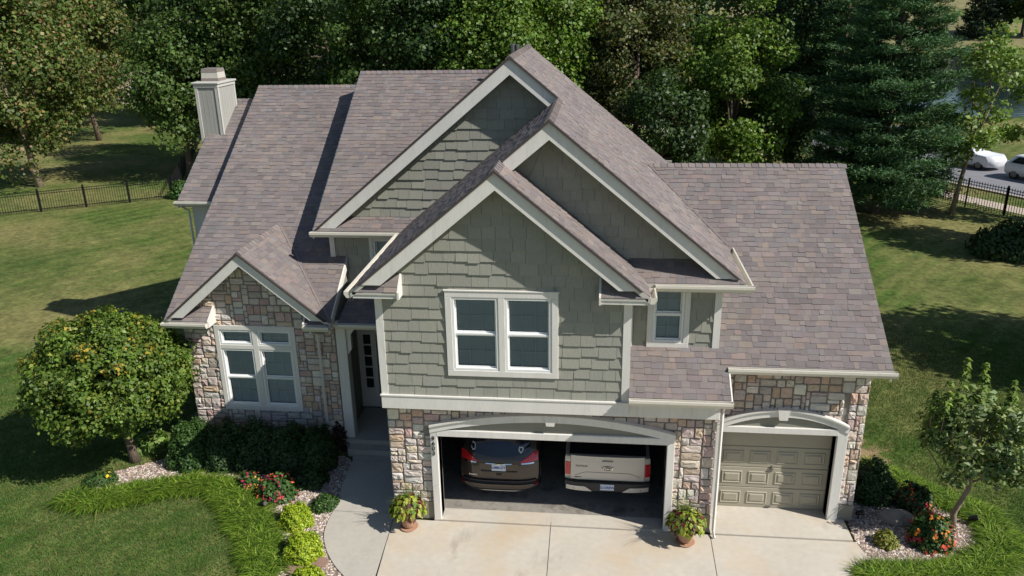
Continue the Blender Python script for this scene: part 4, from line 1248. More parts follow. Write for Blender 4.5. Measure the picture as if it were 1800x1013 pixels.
# dark hedge under the wing windows: clipped shrubs standing side by side
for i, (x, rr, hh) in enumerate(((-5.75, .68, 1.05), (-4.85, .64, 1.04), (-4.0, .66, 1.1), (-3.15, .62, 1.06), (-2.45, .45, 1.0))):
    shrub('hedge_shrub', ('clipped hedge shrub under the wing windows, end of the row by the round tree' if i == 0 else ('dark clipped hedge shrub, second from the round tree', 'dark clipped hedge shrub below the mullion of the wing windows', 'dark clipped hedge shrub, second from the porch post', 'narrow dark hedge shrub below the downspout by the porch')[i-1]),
          (x, 1.95, GZ), (rr, .7), hh*1.08, 10000, .055, B_GREEN if i == 0 else B_DARK, 40+i, 'hedge shrubs under the windows')  # sun on the hedge's left end put into the first shrub's lighter leaf colour
shrub('hosta', 'pale green hosta clump beside the round tree trunk', at(268, 788), .48, .42, 260, .26, [s2l(112, 140, 66), s2l(96, 124, 56), s2l(132, 152, 84)], 50, asp=.28, cat='plant')
shrub('gold_shrub', 'yellow green mounded shrub beside the solar light', at(521, 921), .40, .50, 6500, .040, B_GOLD, 51, 'gold mounded shrubs by the walkway')
shrub('gold_shrub', 'larger yellow green mounded shrub beside the red flagstones', at(533, 978), .43, .56, 7000, .040, B_GOLD, 52, 'gold mounded shrubs by the walkway')
shrub('gold_shrub', 'yellow green mounded shrub just below the red flagstones', at(541, 1034), .38, .45, 5000, .040, B_GOLD, 53, 'gold mounded shrubs by the walkway')
shrub('low_shrub', 'small fine leaved green mound at the walkway edge', at(572, 892), .33, .30, 1800, .05, B_GREEN, 54)
shrub('flower_shrub', 'broad leafy shrub dotted with pink and orange flowers in the left bed', at(490, 872), .48, .55, 1500, .085, B_GREEN, 55, 'flowering shrubs', (46, FL_PINK, .085))
shrub('flower_shrub', 'smaller pink flowered shrub touching the grass border', at(440, 858), .28, .42, 600, .08, B_GREEN, 56, 'flowering shrubs', (22, FL_PINK, .085))
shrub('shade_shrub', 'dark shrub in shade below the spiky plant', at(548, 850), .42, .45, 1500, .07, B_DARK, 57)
shrub('flower_shrub', 'tall red flowered shrub beside the young tree trunk', at(1634, 956), (.46, .44), .74, 2300, .085, B_GREEN, 58, 'flowering shrubs', (80, FL_RED, .085))
shrub('flower_shrub', 'red flowered shrub behind the boulder, dark leaved', at(1606, 893), .42, .6, 1500, .085, B_DARK, 59, 'flowering shrubs', (26, FL_RED, .08))
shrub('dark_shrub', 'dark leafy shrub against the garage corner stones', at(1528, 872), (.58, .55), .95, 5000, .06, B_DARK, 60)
shrub('small_shrub', 'small yellowish shrub alone on the right gravel', at(1556, 958), .26, .34, 800, .055, [s2l(128, 132, 52), s2l(108, 118, 46), s2l(146, 144, 66)], 61)
shrub('daylily', 'loose green clump with one yellow bloom near the round tree trunk', at(178, 850), .42, .30, 500, .16, B_GREEN, 62, None, (1, [s2l(232, 196, 40)], .12), asp=.1, cat='plant')
# spiky plant and red-leaved plant by the porch
R = np.random.default_rng(64)
def spiky(name, label, base, n, L0, pal, seed):
    R = np.random.default_rng(seed); a = R.uniform(0, 6.28, n)
    P = np.tile(np.array(base), (n, 1))+np.stack([np.cos(a)*.04, np.sin(a)*.04, np.zeros(n)], 1)
    me = blades(P, np.stack([np.cos(a), np.sin(a)], 1), L0*R.uniform(.7, 1.1, n), np.full(n, .011), pick(R, pal, n), R.uniform(.3, .95, n), 'strap_leaves', 4)
    T = thing(name, label, 'plant', base); link('strap_leaves', me, T)
    b = MB(); b.tube([base, (base[0], base[1], base[2]+.15)], [.05, .03], 8); b.build('stem', M['bark'], T)
spiky('spiky_plant', 'dark spiky strap leaved plant in the shaded bed by the walkway', at(552, 828), 90, 1.25, B_DARK, 65)
shrub('red_leaf_plant', 'dark red leaved upright plant beside the porch post', at(598, 790), .22, .75, 260, .16, [s2l(74, 34, 34), s2l(58, 30, 30), s2l(60, 62, 38)], 66, asp=.2, cat='plant')
# flagstones, boulder, lights
for i, (px, py, r_, lb) in enumerate(((560, 992, .2, 'reddish round flagstone beside the curved walkway edge'), (518, 1003, .21, 'reddish flagstone between gold shrubs and border grass'))):
    x, y, _ = at(px, py); R = random.Random(i)
    pts = [(x+math.cos(k*.7)*r_*R.uniform(.85, 1.1), y+math.sin(k*.7)*r_*R.uniform(.8, 1.05)) for k in range(9)]
    sheet('flagstone', pts, GZ+.075, M['flag'], .06, label=lb, cat='flagstone', group='flagstones in the gravel')
import bmesh
def boulder(label, base, s, seed):
    bm = bmesh.new(); bmesh.ops.create_icosphere(bm, subdivisions=3, radius=1)
    R = np.random.default_rng(seed); ph = R.uniform(0, 6, 9)
    for v in bm.verts:
        k = 1+.13*math.sin(v.co.x*2.3+ph[0])*math.sin(v.co.y*2.9+ph[1])+.07*math.sin(v.co.z*6+ph[2]+v.co.x*4)+.05*math.sin(v.co.y*9+ph[3])
        v.co = Vector((v.co.x*s[0]*k, v.co.y*s[1]*k, max(v.co.z, -.3)*s[2]*k))
    me = bpy.data.meshes.new('boulder'); bm.to_mesh(me); bm.free(); me.materials.append(M['rock'])
    me.polygons.foreach_set('use_smooth', [True]*len(me.polygons))
    return link('boulder', me, None, loc=(base[0], base[1], GZ+s[2]*.25), label=label, cat='boulder')
boulder('smooth grey boulder on the gravel beside the single garage', at(1573, 917), (.38, .26, .22), 1)
def solar_light(label, base):
    x, y, z = base
    T = thing('path_light', label, 'garden light', base, 'garden spotlights')
    b = MB(); b.tube([(x, y, z), (x, y, z+.16)], .012, 6); b.build('stake', M['black'], T)
    b = MB(); b.tube([(x-.05, y+.02, z+.15), (x-.02, y, z+.2), (x+.09, y-.05, z+.24)], [.03, .055, .06], 12); b.build('lamp_head', M['black'], T)
    b = MB(); b.tube([(x+.091, y-.0505, z+.2405), (x+.097, y-.053, z+.2425)], [.05, .05], 12); b.build('lens', M['darkmetal'], T)
solar_light('black garden spotlight beside the gold shrubs', at(463, 898)); solar_light('black garden spotlight against the garage plinth', at(1508, 915)); solar_light('black garden spotlight in grass behind the young tree', at(1706, 924))

# ------------------------------------------------------------------ potted plants by the double garage
COLEUS = [s2l(134, 150, 50), s2l(164, 172, 64), s2l(92, 116, 42), s2l(128, 56, 62), s2l(96, 44, 52), s2l(168, 170, 90)]
def planter(label, x, y, seed):
    R = np.random.default_rng(seed)
    T = thing('flower_pot', label, 'flower pot', (x, y, 0), 'potted plants by the double garage')
    b = MB(); b.lathe([(.10, .03), (.145, .09), (.165, .18), (.17, .25), (.185, .26), (.19, .30), (.165, .305), (.155, .27), (.0, .265)], (x, y, 0), 28); b.build('pot', M['terracotta'], T, smooth=False)
    b = MB(); b.lathe([(.0, .001), (.17, .001), (.205, .03), (.195, .035), (.0, .03)], (x, y, 0), 28); b.build('saucer', M['terracotta'], T)
    n = 420
    d = nrm(R.normal(size=(n, 3))); d[:, 2] = np.abs(d[:, 2])-.25
    C = np.array([x, y, .5])+d*(R.uniform(.4, 1, n)**.4)[:, None]*np.array([.42, .40, .42])
    Nn = nrm(d+np.array([0, 0, .6])+R.normal(size=(n, 3))*.35)
    Dd = np.stack([d[:, 0], d[:, 1], np.full(n, -.35)], 1)
    link('coleus_leaves', leaf_mesh('coleus', C, Nn, R.uniform(.09, .17, n), pick(R, COLEUS, n, [.3, .24, .18, .12, .08, .08]), M['leaf'], R, .3, Dd), T)
    m_ = 46; a = R.uniform(0, 6.28, m_)
    P = np.tile(np.array([x, y, .32]), (m_, 1))
    link('spike_leaves', blades(P, np.stack([np.cos(a), np.sin(a)], 1), R.uniform(.7, 1.1, m_), np.full(m_, .010), pick(R, [s2l(108, 132, 72), s2l(88, 114, 60)], m_), R.uniform(.05, .75, m_), 'spike', 4), T)
planter('terracotta pot of coleus and spikes standing at the house number corner', .42, -.40, 71)
planter('terracotta pot of coleus and spikes standing between the two garage doors', 6.42, -.42, 72)
# ------------------------------------------------------------------ vehicles
M['vanpaint'] = mat('bronze_paint', s2l(66, 58, 53), .3, metal=.4, coat=.6)
M['whitepaint'] = mat('pearl_white_paint', s2l(206, 198, 186), .3, metal=.05, coat=.6)
M['carglass'] = mat('tinted_glass', (.012, .016, .024), .05, spec=.8)
M['redlens'] = mat('red_lens', (.52, .018, .02), .18, coat=.7)
M['darklens'] = mat('dark_red_lens', (.2, .012, .014), .15, coat=.7)
M['chrome'] = mat('chrome', (.75, .75, .76), .12, metal=1.0)
M['blackplastic'] = mat('black_plastic', (.02, .02, .022), .5)
M['plate'] = mat('plate_white', s2l(206, 216, 228), .4)
M['plateblue'] = mat('plate_blue', s2l(40, 66, 140), .4)
M['tyre'] = mat('tyre', (.015, .015, .016), .8)
M['sticker'] = mat('white_sticker', s2l(206, 208, 212), .6)
M['badge'] = mat('dark_badge', (.012, .016, .035), .25, coat=.5)

class Car:
    """body as a stack of plan outlines: levels = [(z, half width, rear y, front y)], rear at -Y side"""
    def __init__(s, T, x, y, levels, k=.16, p=4.0):
        s.T, s.x, s.y, s.k, s.p = T, x, y, k, p
        s.lv = levels
    def lerp(s, z, i):
        return float(np.interp(z, [l[0] for l in s.lv], [l[i] for l in s.lv]))
    def rear(s, u, z):
        """rear surface at lateral offset u, height z"""
        w = s.lerp(z, 1)
        return s.y+s.lerp(z, 2)+s.k*min(1.0, abs(u)/w)**s.p
    def outline(s, l, n=14):
        z, w, r_, f_ = l
        pts = []
        for i in range(n+1):
            u = w*(-1+2*i/n)
            pts.append((s.x+u, s.y+r_+s.k*(abs(u)/w)**s.p, z))
        for i in range(1, 7): pts.append((s.x+w, s.y+r_+s.k+(f_-r_-s.k-.35)*i/6, z))
        for i in range(n+1):
            u = w*(1-2*i/n)
            pts.append((s.x+u, s.y+f_-.35*(abs(u)/w)**3.5, z))
        for i in range(1, 6): pts.append((s.x-w, s.y+r_+s.k+(f_-r_-s.k-.35)*(1-i/6), z))
        return pts
    def body(s, m_, name='body', lv=None):
        lv = lv or s.lv
        b = MB(); O = [s.outline(l) for l in lv]; n = len(O[0])
        vs_ = [q for o in O for q in o]; fs = []
        for i in range(len(O)-1):
            for k in range(n):
                l = (k+1) % n
                fs.append((i*n+k, i*n+l, (i+1)*n+l, (i+1)*n+k))
        fs.append(tuple(reversed(range(n)))); fs.append(tuple(range((len(O)-1)*n, len(O)*n)))
        b.add(vs_, fs)
        o = b.build(name, m_, s.T, smooth=True)
        md = o.modifiers.new('edge', 'EDGE_SPLIT'); md.split_angle = math.radians(38)
        return o
    def patch(s, name, lo, hi, u0, u1, m_, off=.012, parent=None, nu=10, nv=4):
        """plate lying on the rear surface; lo(u), hi(u) give its lower and upper edge"""
        b = MB(); g = []
        for d in (off, -.02):
            for j in range(nv+1):
                for i in range(nu+1):
                    u = u0+(u1-u0)*i/nu; z = lo(u)+(hi(u)-lo(u))*j/nv
                    g.append((s.x+u, s.rear(u, z)-d, z))
        W_ = nu+1; H_ = W_*(nv+1); fs = []
        for j in range(nv):
            for i in range(nu):
                a = j*W_+i; fs.append((a, a+1, a+W_+1, a+W_))
        rim = [i for i in range(W_)]+[j*W_+nu for j in range(1, nv+1)]+[nv*W_+i for i in range(nu-1, -1, -1)]+[j*W_ for j in range(nv-1, 0, -1)]
        for i in range(len(rim)):
            a, c = rim[i], rim[(i+1) % len(rim)]
            fs.append((c, a, a+H_, c+H_))
        b.add(g, fs)
        return b.build(name, m_, parent or s.T, smooth=False)
def wheel(T, x, y, r=.36, w=.22):
    b = MB(); prof = [(.0, 0), (r*.9, 0), (r, .04), (r, w-.04), (r*.9, w), (.0, w)]
    b.lathe(prof, (0, 0, 0), 24)
    o = b.build('wheel', M['tyre'], T, loc=(x, y, r)) if False else None
    vs_ = [(x+(v[2]-w/2), y+v[0], r+v[1]) for v in b.v]
    b2 = MB(); b2.add(vs_, b.f); o = b2.build('wheel', M['tyre'], T)
    for sg in (-1, 1):
        c = MB(); n = 16
        c.prism([(x+sg*(w/2+.002), y+r*.62*math.cos(2*math.pi*k/n), r+r*.62*math.sin(2*math.pi*k/n)) for k in range(n)], (sg*.006, 0, 0)); c.build('rim', M['darkmetal'], o)
C_ = lambda v: (lambda u: v)

# bronze minivan
vx, vy = 2.30, .62
T = thing('minivan', 'bronze minivan parked tail outwards in the double garage', 'minivan', (vx, vy+2, .02), 'vehicles in the double garage')
V = Car(T, vx, vy, [(.24, .70, .20, 4.9), (.32, .80, .06, 5.0), (.44, .88, .0, 5.05), (.52, .89, .0, 5.05), (.56, .885, .08, 5.05), (.75, .90, .09, 5.0), (1.0, .90, .11, 4.9), (1.12, .885, .16, 4.3), (1.4, .80, .32, 3.9), (1.62, .70, .46, 3.5), (1.72, .60, .58, 3.3), (1.74, .45, .8, 3.0)], .17, 4)
V.body(M['vanpaint'])
V.patch('rear_window', lambda u: 1.14+.10*(abs(u)/.72)**2, C_(1.60), -.70, .70, M['carglass'])
for sg in (-1, 1):
    a, c = sorted((sg*.50, sg*.885))
    V.patch('tail_light', lambda u: 1.01+.045*(abs(u)-.5)/.38, lambda u: 1.065+.155*min(1, (abs(u)-.50)/.28), a, c, M['redlens'], .022, nv=3)
    a, c = sorted((sg*.52, sg*.80))
    V.patch('reverse_lamp', lambda u: 1.005, lambda u: 1.03+.01*(abs(u)-.5), a, c, M['chrome'], .026, nv=1)
    a, c = sorted((sg*.80, sg*.88))
    V.patch('reflector', C_(.50), C_(.56), a, c, M['darklens'], .03, nv=1, nu=3)
V.patch('plate_recess', lambda u: .83+.08*max(0, abs(u)-.3)/.15, C_(1.0), -.45, .45, M['vanpaint'], .006)
V.patch('chrome_bar', lambda u: .985+.02*(abs(u)/.3)**.7, lambda u: 1.002+.024*(abs(u)/.3)**.6, -.3, .3, M['chrome'], .03, nv=1)
V.patch('garnish', C_(.80), lambda u: .826, -.42, .42, M['blackplastic'], .02, nv=1)
V.patch('bumper_step', C_(.545), C_(.60), -.84, .84, M['blackplastic'], .05, nv=2)
V.patch('bumper_trim', C_(.335), C_(.36), -.62, .62, M['chrome'], .02, nv=1)
V.patch('tailgate_seam', C_(.612), C_(.622), -.78, .78, M['blackplastic'], .004, nv=1)
V.patch('camera_pod', C_(.72), C_(.755), -.06, .06, M['blackplastic'], .02, nv=1, nu=3)
PL = V.patch('number_plate', C_(.84), C_(.985), -.16, .16, M['plate'], .03, nu=2, nv=1)
text('UMB-DT', 'plate_text', .085, M['plateblue'], PL, (vx, V.rear(0, .915)-.034, .915), ext=.001)
text('PACIFICA', 'badge_text', .05, M['chrome'], T, (vx-.60, V.rear(-.6, .70)-.012, .70), rot=(math.pi/2, 0, math.radians(-6)), ext=.003, sx=.9)
b = MB()
for k in range(14):
    a0, a1 = math.pi*2*k/14, math.pi*2*(k+1)/14
    z = lambda a, r_: (vx-.60+r_*.6*math.cos(a), 0, 1.33+r_*math.sin(a))
    if k % 7 in (2, 3, 4, 5) or True:
        q = [z(a0, .085), z(a1, .085), z(a1, .06), z(a0, .06)]
        if not (4 < k < 7): b.face([(x_, V.rear(x_-vx, z_)-.02, z_) for x_, _, z_ in q])
b.build('window_decal', M['sticker'], T)
b = MB(); q = [(.46, 1.36), (.44, 1.29), (.50, 1.22), (.56, 1.29), (.54, 1.36), (.50, 1.35)]
for i in range(6):
    (a0, z0), (a1, z1) = q[i], q[(i+1) % 6]; cx_, cz_ = .5, 1.30
    ins = lambda a, z: (cx_+(a-cx_)*.62, cz_+(z-cz_)*.62)
    b.face([(vx+a, V.rear(a, z)-.02, z) for a, z in ((a0, z0), (a1, z1), ins(a1, z1), ins(a0, z0))])
b.build('window_decal', M['sticker'], T)
for y_ in (1.0, 4.0):
    for sg in (-1, 1): wheel(T, vx+sg*.78, vy+y_)

# white pickup truck
tx, ty = 4.76, .66
T = thing('pickup_truck', 'pearl white pickup truck parked tail outwards in the double garage', 'truck', (tx, ty+2, .02), 'vehicles in the double garage')
P_ = Car(T, tx, ty, [(.62, .93, .12, 2.2), (.70, .95, .10, 2.2), (.9, .955, .10, 2.2), (1.1, .955, .105, 2.2), (1.2, .95, .11, 2.2), (1.26, .93, .125, 2.2)], .05, 8)
P_.body(M['whitepaint'], 'bed')
box('tonneau_cover', tx-.86, tx+.86, ty+.22, ty+2.1, 1.255, 1.275, 'blackplastic', T)
CB = Car(T, tx, ty, [(.5, .95, 2.2, 5.6), (1.1, .97, 2.2, 5.6), (1.25, .95, 2.2, 5.5), (1.7, .80, 2.35, 4.2), (1.9, .68, 2.6, 3.9), (1.93, .5, 2.8, 3.7)], .06, 6)
CB.body(M['whitepaint'], 'cab'); CB.patch('rear_window', C_(1.35), C_(1.75), -.65, .65, M['carglass'])
P_.patch('tailgate', C_(.70), lambda u: 1.268+.012*(abs(u)/.8)**2, -.82, .82, M['whitepaint'], .035)
P_.patch('tailgate_lip', lambda u: 1.255+.012*(abs(u)/.8)**2, lambda u: 1.285+.012*(abs(u)/.8)**2, -.82, .82, M['whitepaint'], .05, nv=1)
P_.patch('tailgate_crease', lambda u: .885-.10*max(0, (abs(u)-.5)/.25), lambda u: .897-.10*max(0, (abs(u)-.5)/.25), -.72, .72, M['darkmetal'], .038, nu=24, nv=1)
P_.patch('tailgate_handle', C_(1.17), C_(1.195), -.12, .12, M['darkmetal'], .045, nv=1)
for sg in (-1, 1):
    a, c = sorted((sg*.835, sg*.945))
    P_.patch('tail_light', C_(.80), C_(1.12), a, c, M['redlens'], .04, nv=3, nu=4)
    P_.patch('tail_light_cap', C_(1.125), C_(1.25), a, c, M['whitepaint'], .03, nv=2, nu=4)
b = MB()
n = 28
b.prism([(tx+.135*math.cos(2*math.pi*k/n), P_.rear(0, 1.0)-.04, 1.0+.055*math.sin(2*math.pi*k/n)) for k in range(n)], (0, -.012, 0)); BD = b.build('oval_badge', M['badge'], T)
b = MB()
for k in range(n):
    a0, a1 = 2*math.pi*k/n, 2*math.pi*(k+1)/n
    e = lambda a, s_: (tx+.135*s_*math.cos(a), P_.rear(0, 1.0)-.0535, 1.0+.055*s_*math.sin(a))
    b.face([e(a0, .98), e(a1, .98), e(a1, .9), e(a0, .9)])
b.build('badge_rim', M['chrome'], BD)
text('Ford', 'badge_text', .085, M['chrome'], BD, (tx, P_.rear(0, 1.0)-.056, 1.0), ext=.002, sx=1.35, shear=.3)
text('PLATINUM', 'badge_text', .055, M['darkmetal'], T, (tx-.58, P_.rear(-.58, 1.05)-.042, 1.04), ext=.003)
text('ECOBOOST', 'badge_text', .03, M['blackplastic'], T, (tx-.66, P_.rear(-.66, .75)-.04, .755), ext=.003)
BM = Car(T, tx, ty, [(.40, .86, .06, .5), (.46, .93, -.02, .5), (.60, .955, -.03, .5), (.66, .95, -.02, .5)], .08, 5)
BM.body(M['blackplastic'], 'bumper')
for sg in (-1, 1):
    a, c = sorted((sg*.34, sg*.925))
    BM.patch('bumper_end', lambda u: .425, lambda u: .58-.12*max(0, (.5-abs(u))/.16), a, c, M['whitepaint'], .02)
    a, c = sorted((sg*.74, sg*.76)); BM.patch('sensor', C_(.50), C_(.52), a, c, M['blackplastic'], .026, nv=1, nu=2)
PL = BM.patch('number_plate', C_(.50), C_(.645), -.155, .155, M['plate'], .02, nu=2, nv=1)
text('G-CREW', 'plate_text', .085, M['plateblue'], PL, (tx, BM.rear(0, .57)-.025, .57), ext=.001)
for y_ in (.95, 4.6):
    for sg in (-1, 1): wheel(T, tx+sg*.8, ty+y_, .4, .26)

# ------------------------------------------------------------------ fences
def fence(name, label, pts, h, group, step=.115, finial=False):
    T = thing(name, label, 'fence', (pts[0][0], pts[0][1], GZ), group)
    pk = MB(); r_ = .011
    pk.box(-r_, r_, -r_, r_, .06, h)
    if finial: pk.add([(-.03, 0, h), (0, -.012, h), (.03, 0, h), (0, .012, h), (0, 0, h+.11)], [(0, 1, 4), (1, 2, 4), (2, 3, 4), (3, 0, 4)])
    pm = pk.mesh('picket', M['black'])
    ps = MB(); ps.box(-.035, .035, -.035, .035, 0, h+.12); ps.box(-.045, .045, -.045, .045, h+.12, h+.15); psm = ps.mesh('post', M['black'])
    for (x0, y0), (x1, y1) in zip(pts[:-1], pts[1:]):
        L_ = math.hypot(x1-x0, y1-y0); nb = max(1, round(L_/2.4)); n = int(L_/step)
        d = ((x1-x0)/L_, (y1-y0)/L_)
        for z in (.16, h-.18, h-.04):
            b = MB(); nrm_ = (-d[1]*.016, d[0]*.016)
            b.prism([(x0+nrm_[0], y0+nrm_[1], GZ+z), (x0-nrm_[0], y0-nrm_[1], GZ+z), (x0-nrm_[0], y0-nrm_[1], GZ+z+.03), (x0+nrm_[0], y0+nrm_[1], GZ+z+.03)], (x1-x0, y1-y0, 0)); b.build('rail', M['black'], T)
        for i in range(nb+1):
            link('post', psm, T, loc=(x0+(x1-x0)*i/nb, y0+(y1-y0)*i/nb, GZ))
        for i in range(n):
            t = (i+.5)/n; o = link('picket', pm, T, loc=(x0+(x1-x0)*t, y0+(y1-y0)*t, GZ)); o.rotation_euler = (0, 0, math.atan2(d[1], d[0]))
f0, f1 = gp(-10, 379.5), gp(302, 347.5)
fence('metal_fence', 'black metal picket fence along the back of the left lawn', [f0, f1], 1.22, 'black metal fences', .13)
f2 = gp(243, 186)
fence('metal_fence', 'black metal fence running away beside the shaded yard trees', [(f1[0]+.05, f1[1]+.1), (f1[0]-9, f1[1]+22)], 1.22, 'black metal fences', .2)
g0, g1, g2 = gp(1625, 343), gp(1694, 374.5), gp(1815, 393)
fence('metal_fence', 'black spear topped metal fence beside the street', [gp(1590, 330), gp(1634, 347.5), gp(1764, 378), gp(1830, 396)], 1.45, 'black metal fences', .15, True)

# ------------------------------------------------------------------ street, pond, hillside
M['asphalt'] = mat('asphalt', s2l(122, 122, 126), .9, noise=((1.2, .1), (40, .1)))
M['verge'] = mat('sidewalk_concrete', s2l(176, 162, 146), .9, noise=(3, .08))
def strip(name, a, b_, o0, o1, z, m_, th=.04):
    """band parallel to the line a-b, from offset o0 to o1 (to its right, away from the house)"""
    a, b_ = np.array(a), np.array(b_); d = (b_-a)/np.linalg.norm(b_-a); nn = np.array([-d[1], d[0]])
    P = [a+nn*o0, b_+nn*o0, b_+nn*o1, a+nn*o1]
    return sheet(name, [tuple(p) for p in P], z, m_, th, kind='structure')
ra, rb = np.array(gp(1634, 347.5)), np.array(gp(1764, 378))
dd = (rb-ra)/np.linalg.norm(rb-ra); A0, B0 = ra-dd*75, rb+dd*40
strip('sidewalk', A0, B0, 1.0, 2.3, GZ+.03, M['verge'])
strip('kerb', A0, B0, 4.3, 4.5, GZ+.10, M['verge'], .2)
strip('road', A0, B0, 4.5, 13.5, GZ+.012, M['asphalt'])
strip('kerb', A0, B0, 13.5, 13.7, GZ+.10, M['verge'], .2)
M['water'] = mat('pond_water', (.02, .035, .035), .06, spec=.6, bump=(1.2, .25, .05))
pw = [un(1560, 190, Z=GZ)[:2], un(1900, 190, Z=GZ)[:2], un(1980, 104, Z=GZ)[:2], un(1700, 99, Z=GZ)[:2], un(1600, 100, Z=GZ)[:2], un(1480, 110, Z=GZ)[:2]]
sheet('pond', smooth([tuple(p) for p in pw], 5, True), GZ+.05, M['water'], .03, kind='structure')
# pale stones along the far bank
R = np.random.default_rng(90)
for i in range(9):
    p = un(1690+i*14+R.uniform(-4, 4), 88+R.uniform(-1.5, 1.5), Z=GZ)
    o = boulder('pale boulder on the far bank of the pond', (p[0], p[1]), (R.uniform(.5, 1.1), .5, .4), 20+i); o['group'] = 'boulders on the pond bank'
M['drygrass'] = mat('dry_hill_grass', s2l(118, 112, 70), .95, noise=((.06, .3), (.6, .25), (6, .15)))
hp = []
hb = MB(); NX, NY = 24, 10
for j in range(NY+1):
    for i in range(NX+1):
        x = -60+i*14; y = 160+j*17+.05*abs(x-60)
        hp.append((x, y, terrain(x, y)+.35+1.2*math.sin(i*1.7+j*.9)*min(1, j/2)*.5))
hb.add(hp, [(j*(NX+1)+i, j*(NX+1)+i+1, (j+1)*(NX+1)+i+1, (j+1)*(NX+1)+i) for j in range(NY) for i in range(NX)])
hb.build('hillside', M['drygrass'], None, True, kind='structure')

# parked cars on the street
def parked(label, along, off, m_, seed):
    """along, off: metres along the street fence and out from it"""
    x, y = map(float, ra+dd*along+np.array([-dd[1], dd[0]])*off); T = thing('parked_car', label, 'car', (x, y, GZ), 'cars parked on the street')
    V = Car(T, 0, 0, [(.25, .80, .15, 4.4), (.4, .88, .02, 4.5), (.7, .90, .0, 4.5), (.95, .88, .05, 4.3), (1.0, .84, .12, 3.4), (1.42, .66, .5, 2.7), (1.5, .55, .75, 2.4)], .2, 4)
    V.body(m_); V.patch('rear_window', C_(1.04), C_(1.38), -.6, .6, M['carglass'])
    for sg in (-1, 1):
        b = MB(); b.prism([(sg*.86, .55, 1.02), (sg*.86, 3.2, 1.02), (sg*.69, 2.6, 1.38), (sg*.69, .9, 1.38)], (sg*.03, 0, 0)); b.build('side_window', M['carglass'], T)
        a, c = sorted((sg*.55, sg*.86)); V.patch('tail_light', C_(.74), C_(.9), a, c, M['redlens'], .02, nv=1)
        for y_ in (.85, 3.5): wheel(T, sg*.78, y_, .33, .2)
    for o in T.children: o.matrix_parent_inverse = Matrix.Identity(4)
    T.rotation_euler = (0, 0, math.atan2(dd[1], dd[0])-math.pi/2)
M['carwhite'] = mat('white_car_paint', s2l(226, 227, 230), .3, coat=.5)
parked('white car parked on the street behind the slim tree', -7.6, 10.3, M['carwhite'], 1)
M['silver'] = mat('silver_paint', s2l(170, 174, 178), .3, metal=.5, coat=.5)
parked('white car parked on the street past the slim tree, by the kerb', -2.0, 9.6, M['carwhite'], 2)
parked('silver car parked across the street under the pine boughs', -14.5, 12.2, M['silver'], 3)

# ------------------------------------------------------------------ background trees
TG = 'trees behind the house'
def bt(name, label, px, Y, h, r, pal, seed, n=13000, ls=.26, base=None, **k):
    p = un(px, 200, Y=Y) if base is None else base
    return tree(name, label, (float(p[0]), float(p[1]), GZ), h, r, .5, n, ls, pal, seed, TG, rz=k.pop('rz', h*.43), trunk_r=k.pop('tr', .2), **k)
m0 = gp(70, 327)
bt('maple_tree', 'big maple with tan tinged crown and pale trunk behind the left fence', 0, 0, 15.0, 5.6, G_MAPLE, 101, 36000, 0.213, base=(*m0,), w=[.34, .28, .2, .1, .08], ncl=80, bark='barkpale', rz=7.7, off=(-1.0, 0))
m1 = gp(174, 246)
bt('maple_tree', 'maple with rusty crown standing behind the big fence maple', 0, 0, 17.5, 5.4, G_MAPLE, 102, 25500, 0.246, base=(*m1,), w=[.3, .28, .16, .14, .12], ncl=70, rz=8.6, off=(-1.2, 0))
bt('yard_tree', 'olive brown tree filling the corner beyond both maples', 30, 78, 20, 7.5, G_OLIVE, 103, 19500, 0.328, ncl=70)
bt('yard_tree', 'low branched tree beside the chimney', 318, 36, 12.3, 3.5, G_MID, 104, 16500, 0.197, ncl=60, rz=5.6)
bt('yard_tree', 'dark tree rising behind the chimney', 400, 42, 17, 4.6, G_DARK, 105, 22500, 0.221, ncl=70)
bt('yard_tree', 'tall dark green tree above the left ridge', 490, 38, 16.5, 4.4, G_MID, 106, 22500, 0.213, ncl=70)
bt('yard_tree', 'dense dark tree between the left ridge and second ridge', 585, 36, 16, 4.2, G_DARK, 107, 22500, 0.213, ncl=70)
bt('yard_tree', 'narrow green tree above the second ridge', 680, 31, 14.5, 3.4, G_MID, 108, 22500, 0.189, ncl=70)
bt('yard_tree', 'mid green leafy tree left of the vent pipe', 775, 30, 14.8, 3.5, G_DARK, 109, 22500, 0.189, ncl=70)
bt('yard_tree', 'light green tree behind the vent pipe', 865, 29, 14.2, 3.4, G_BRIGHT, 110, 22500, 0.18, ncl=70)
bt('yard_tree', 'fresh green tree right of the gable peak', 945, 32, 15, 3.3, G_BRIGHT, 111, 22500, 0.189, ncl=70)
bt('yard_tree', 'dark shaded tree right of the fresh green tree', 1035, 41, 16.5, 4.2, G_DARK, 112, 21000, 0.221, ncl=60)
bt('yard_tree', 'olive tree with brownish tips above the long slope', 1118, 35, 13.6, 3.8, G_OLIVE, 113, 22500, 0.189, ncl=60)
bt('yard_tree', 'dark tree between the olive and the bright tree', 1205, 40, 12.6, 3.6, G_DARK, 114, 19500, 0.205, ncl=60)
bt('yard_tree', 'bright yellow green tree above the right ridge', 1290, 30, 12.1, 3.2, G_BRIGHT, 115, 24000, 0.172, ncl=60, rz=5.6)
bt('yard_tree', 'tall dark tree just left of the pine', 1395, 40, 16, 3.9, G_DARK, 116, 21000, 0.205, ncl=60)
bt('yard_tree', 'small dark tree in the gap above the long slope', 1160, 27, 8.3, 2.6, G_DARK, 117, 13500, 0.164, ncl=50)
bt('yard_tree', 'dark understorey tree below the bright tree', 1360, 33, 7.5, 2.6, G_DARK, 118, 12000, 0.18, ncl=50)
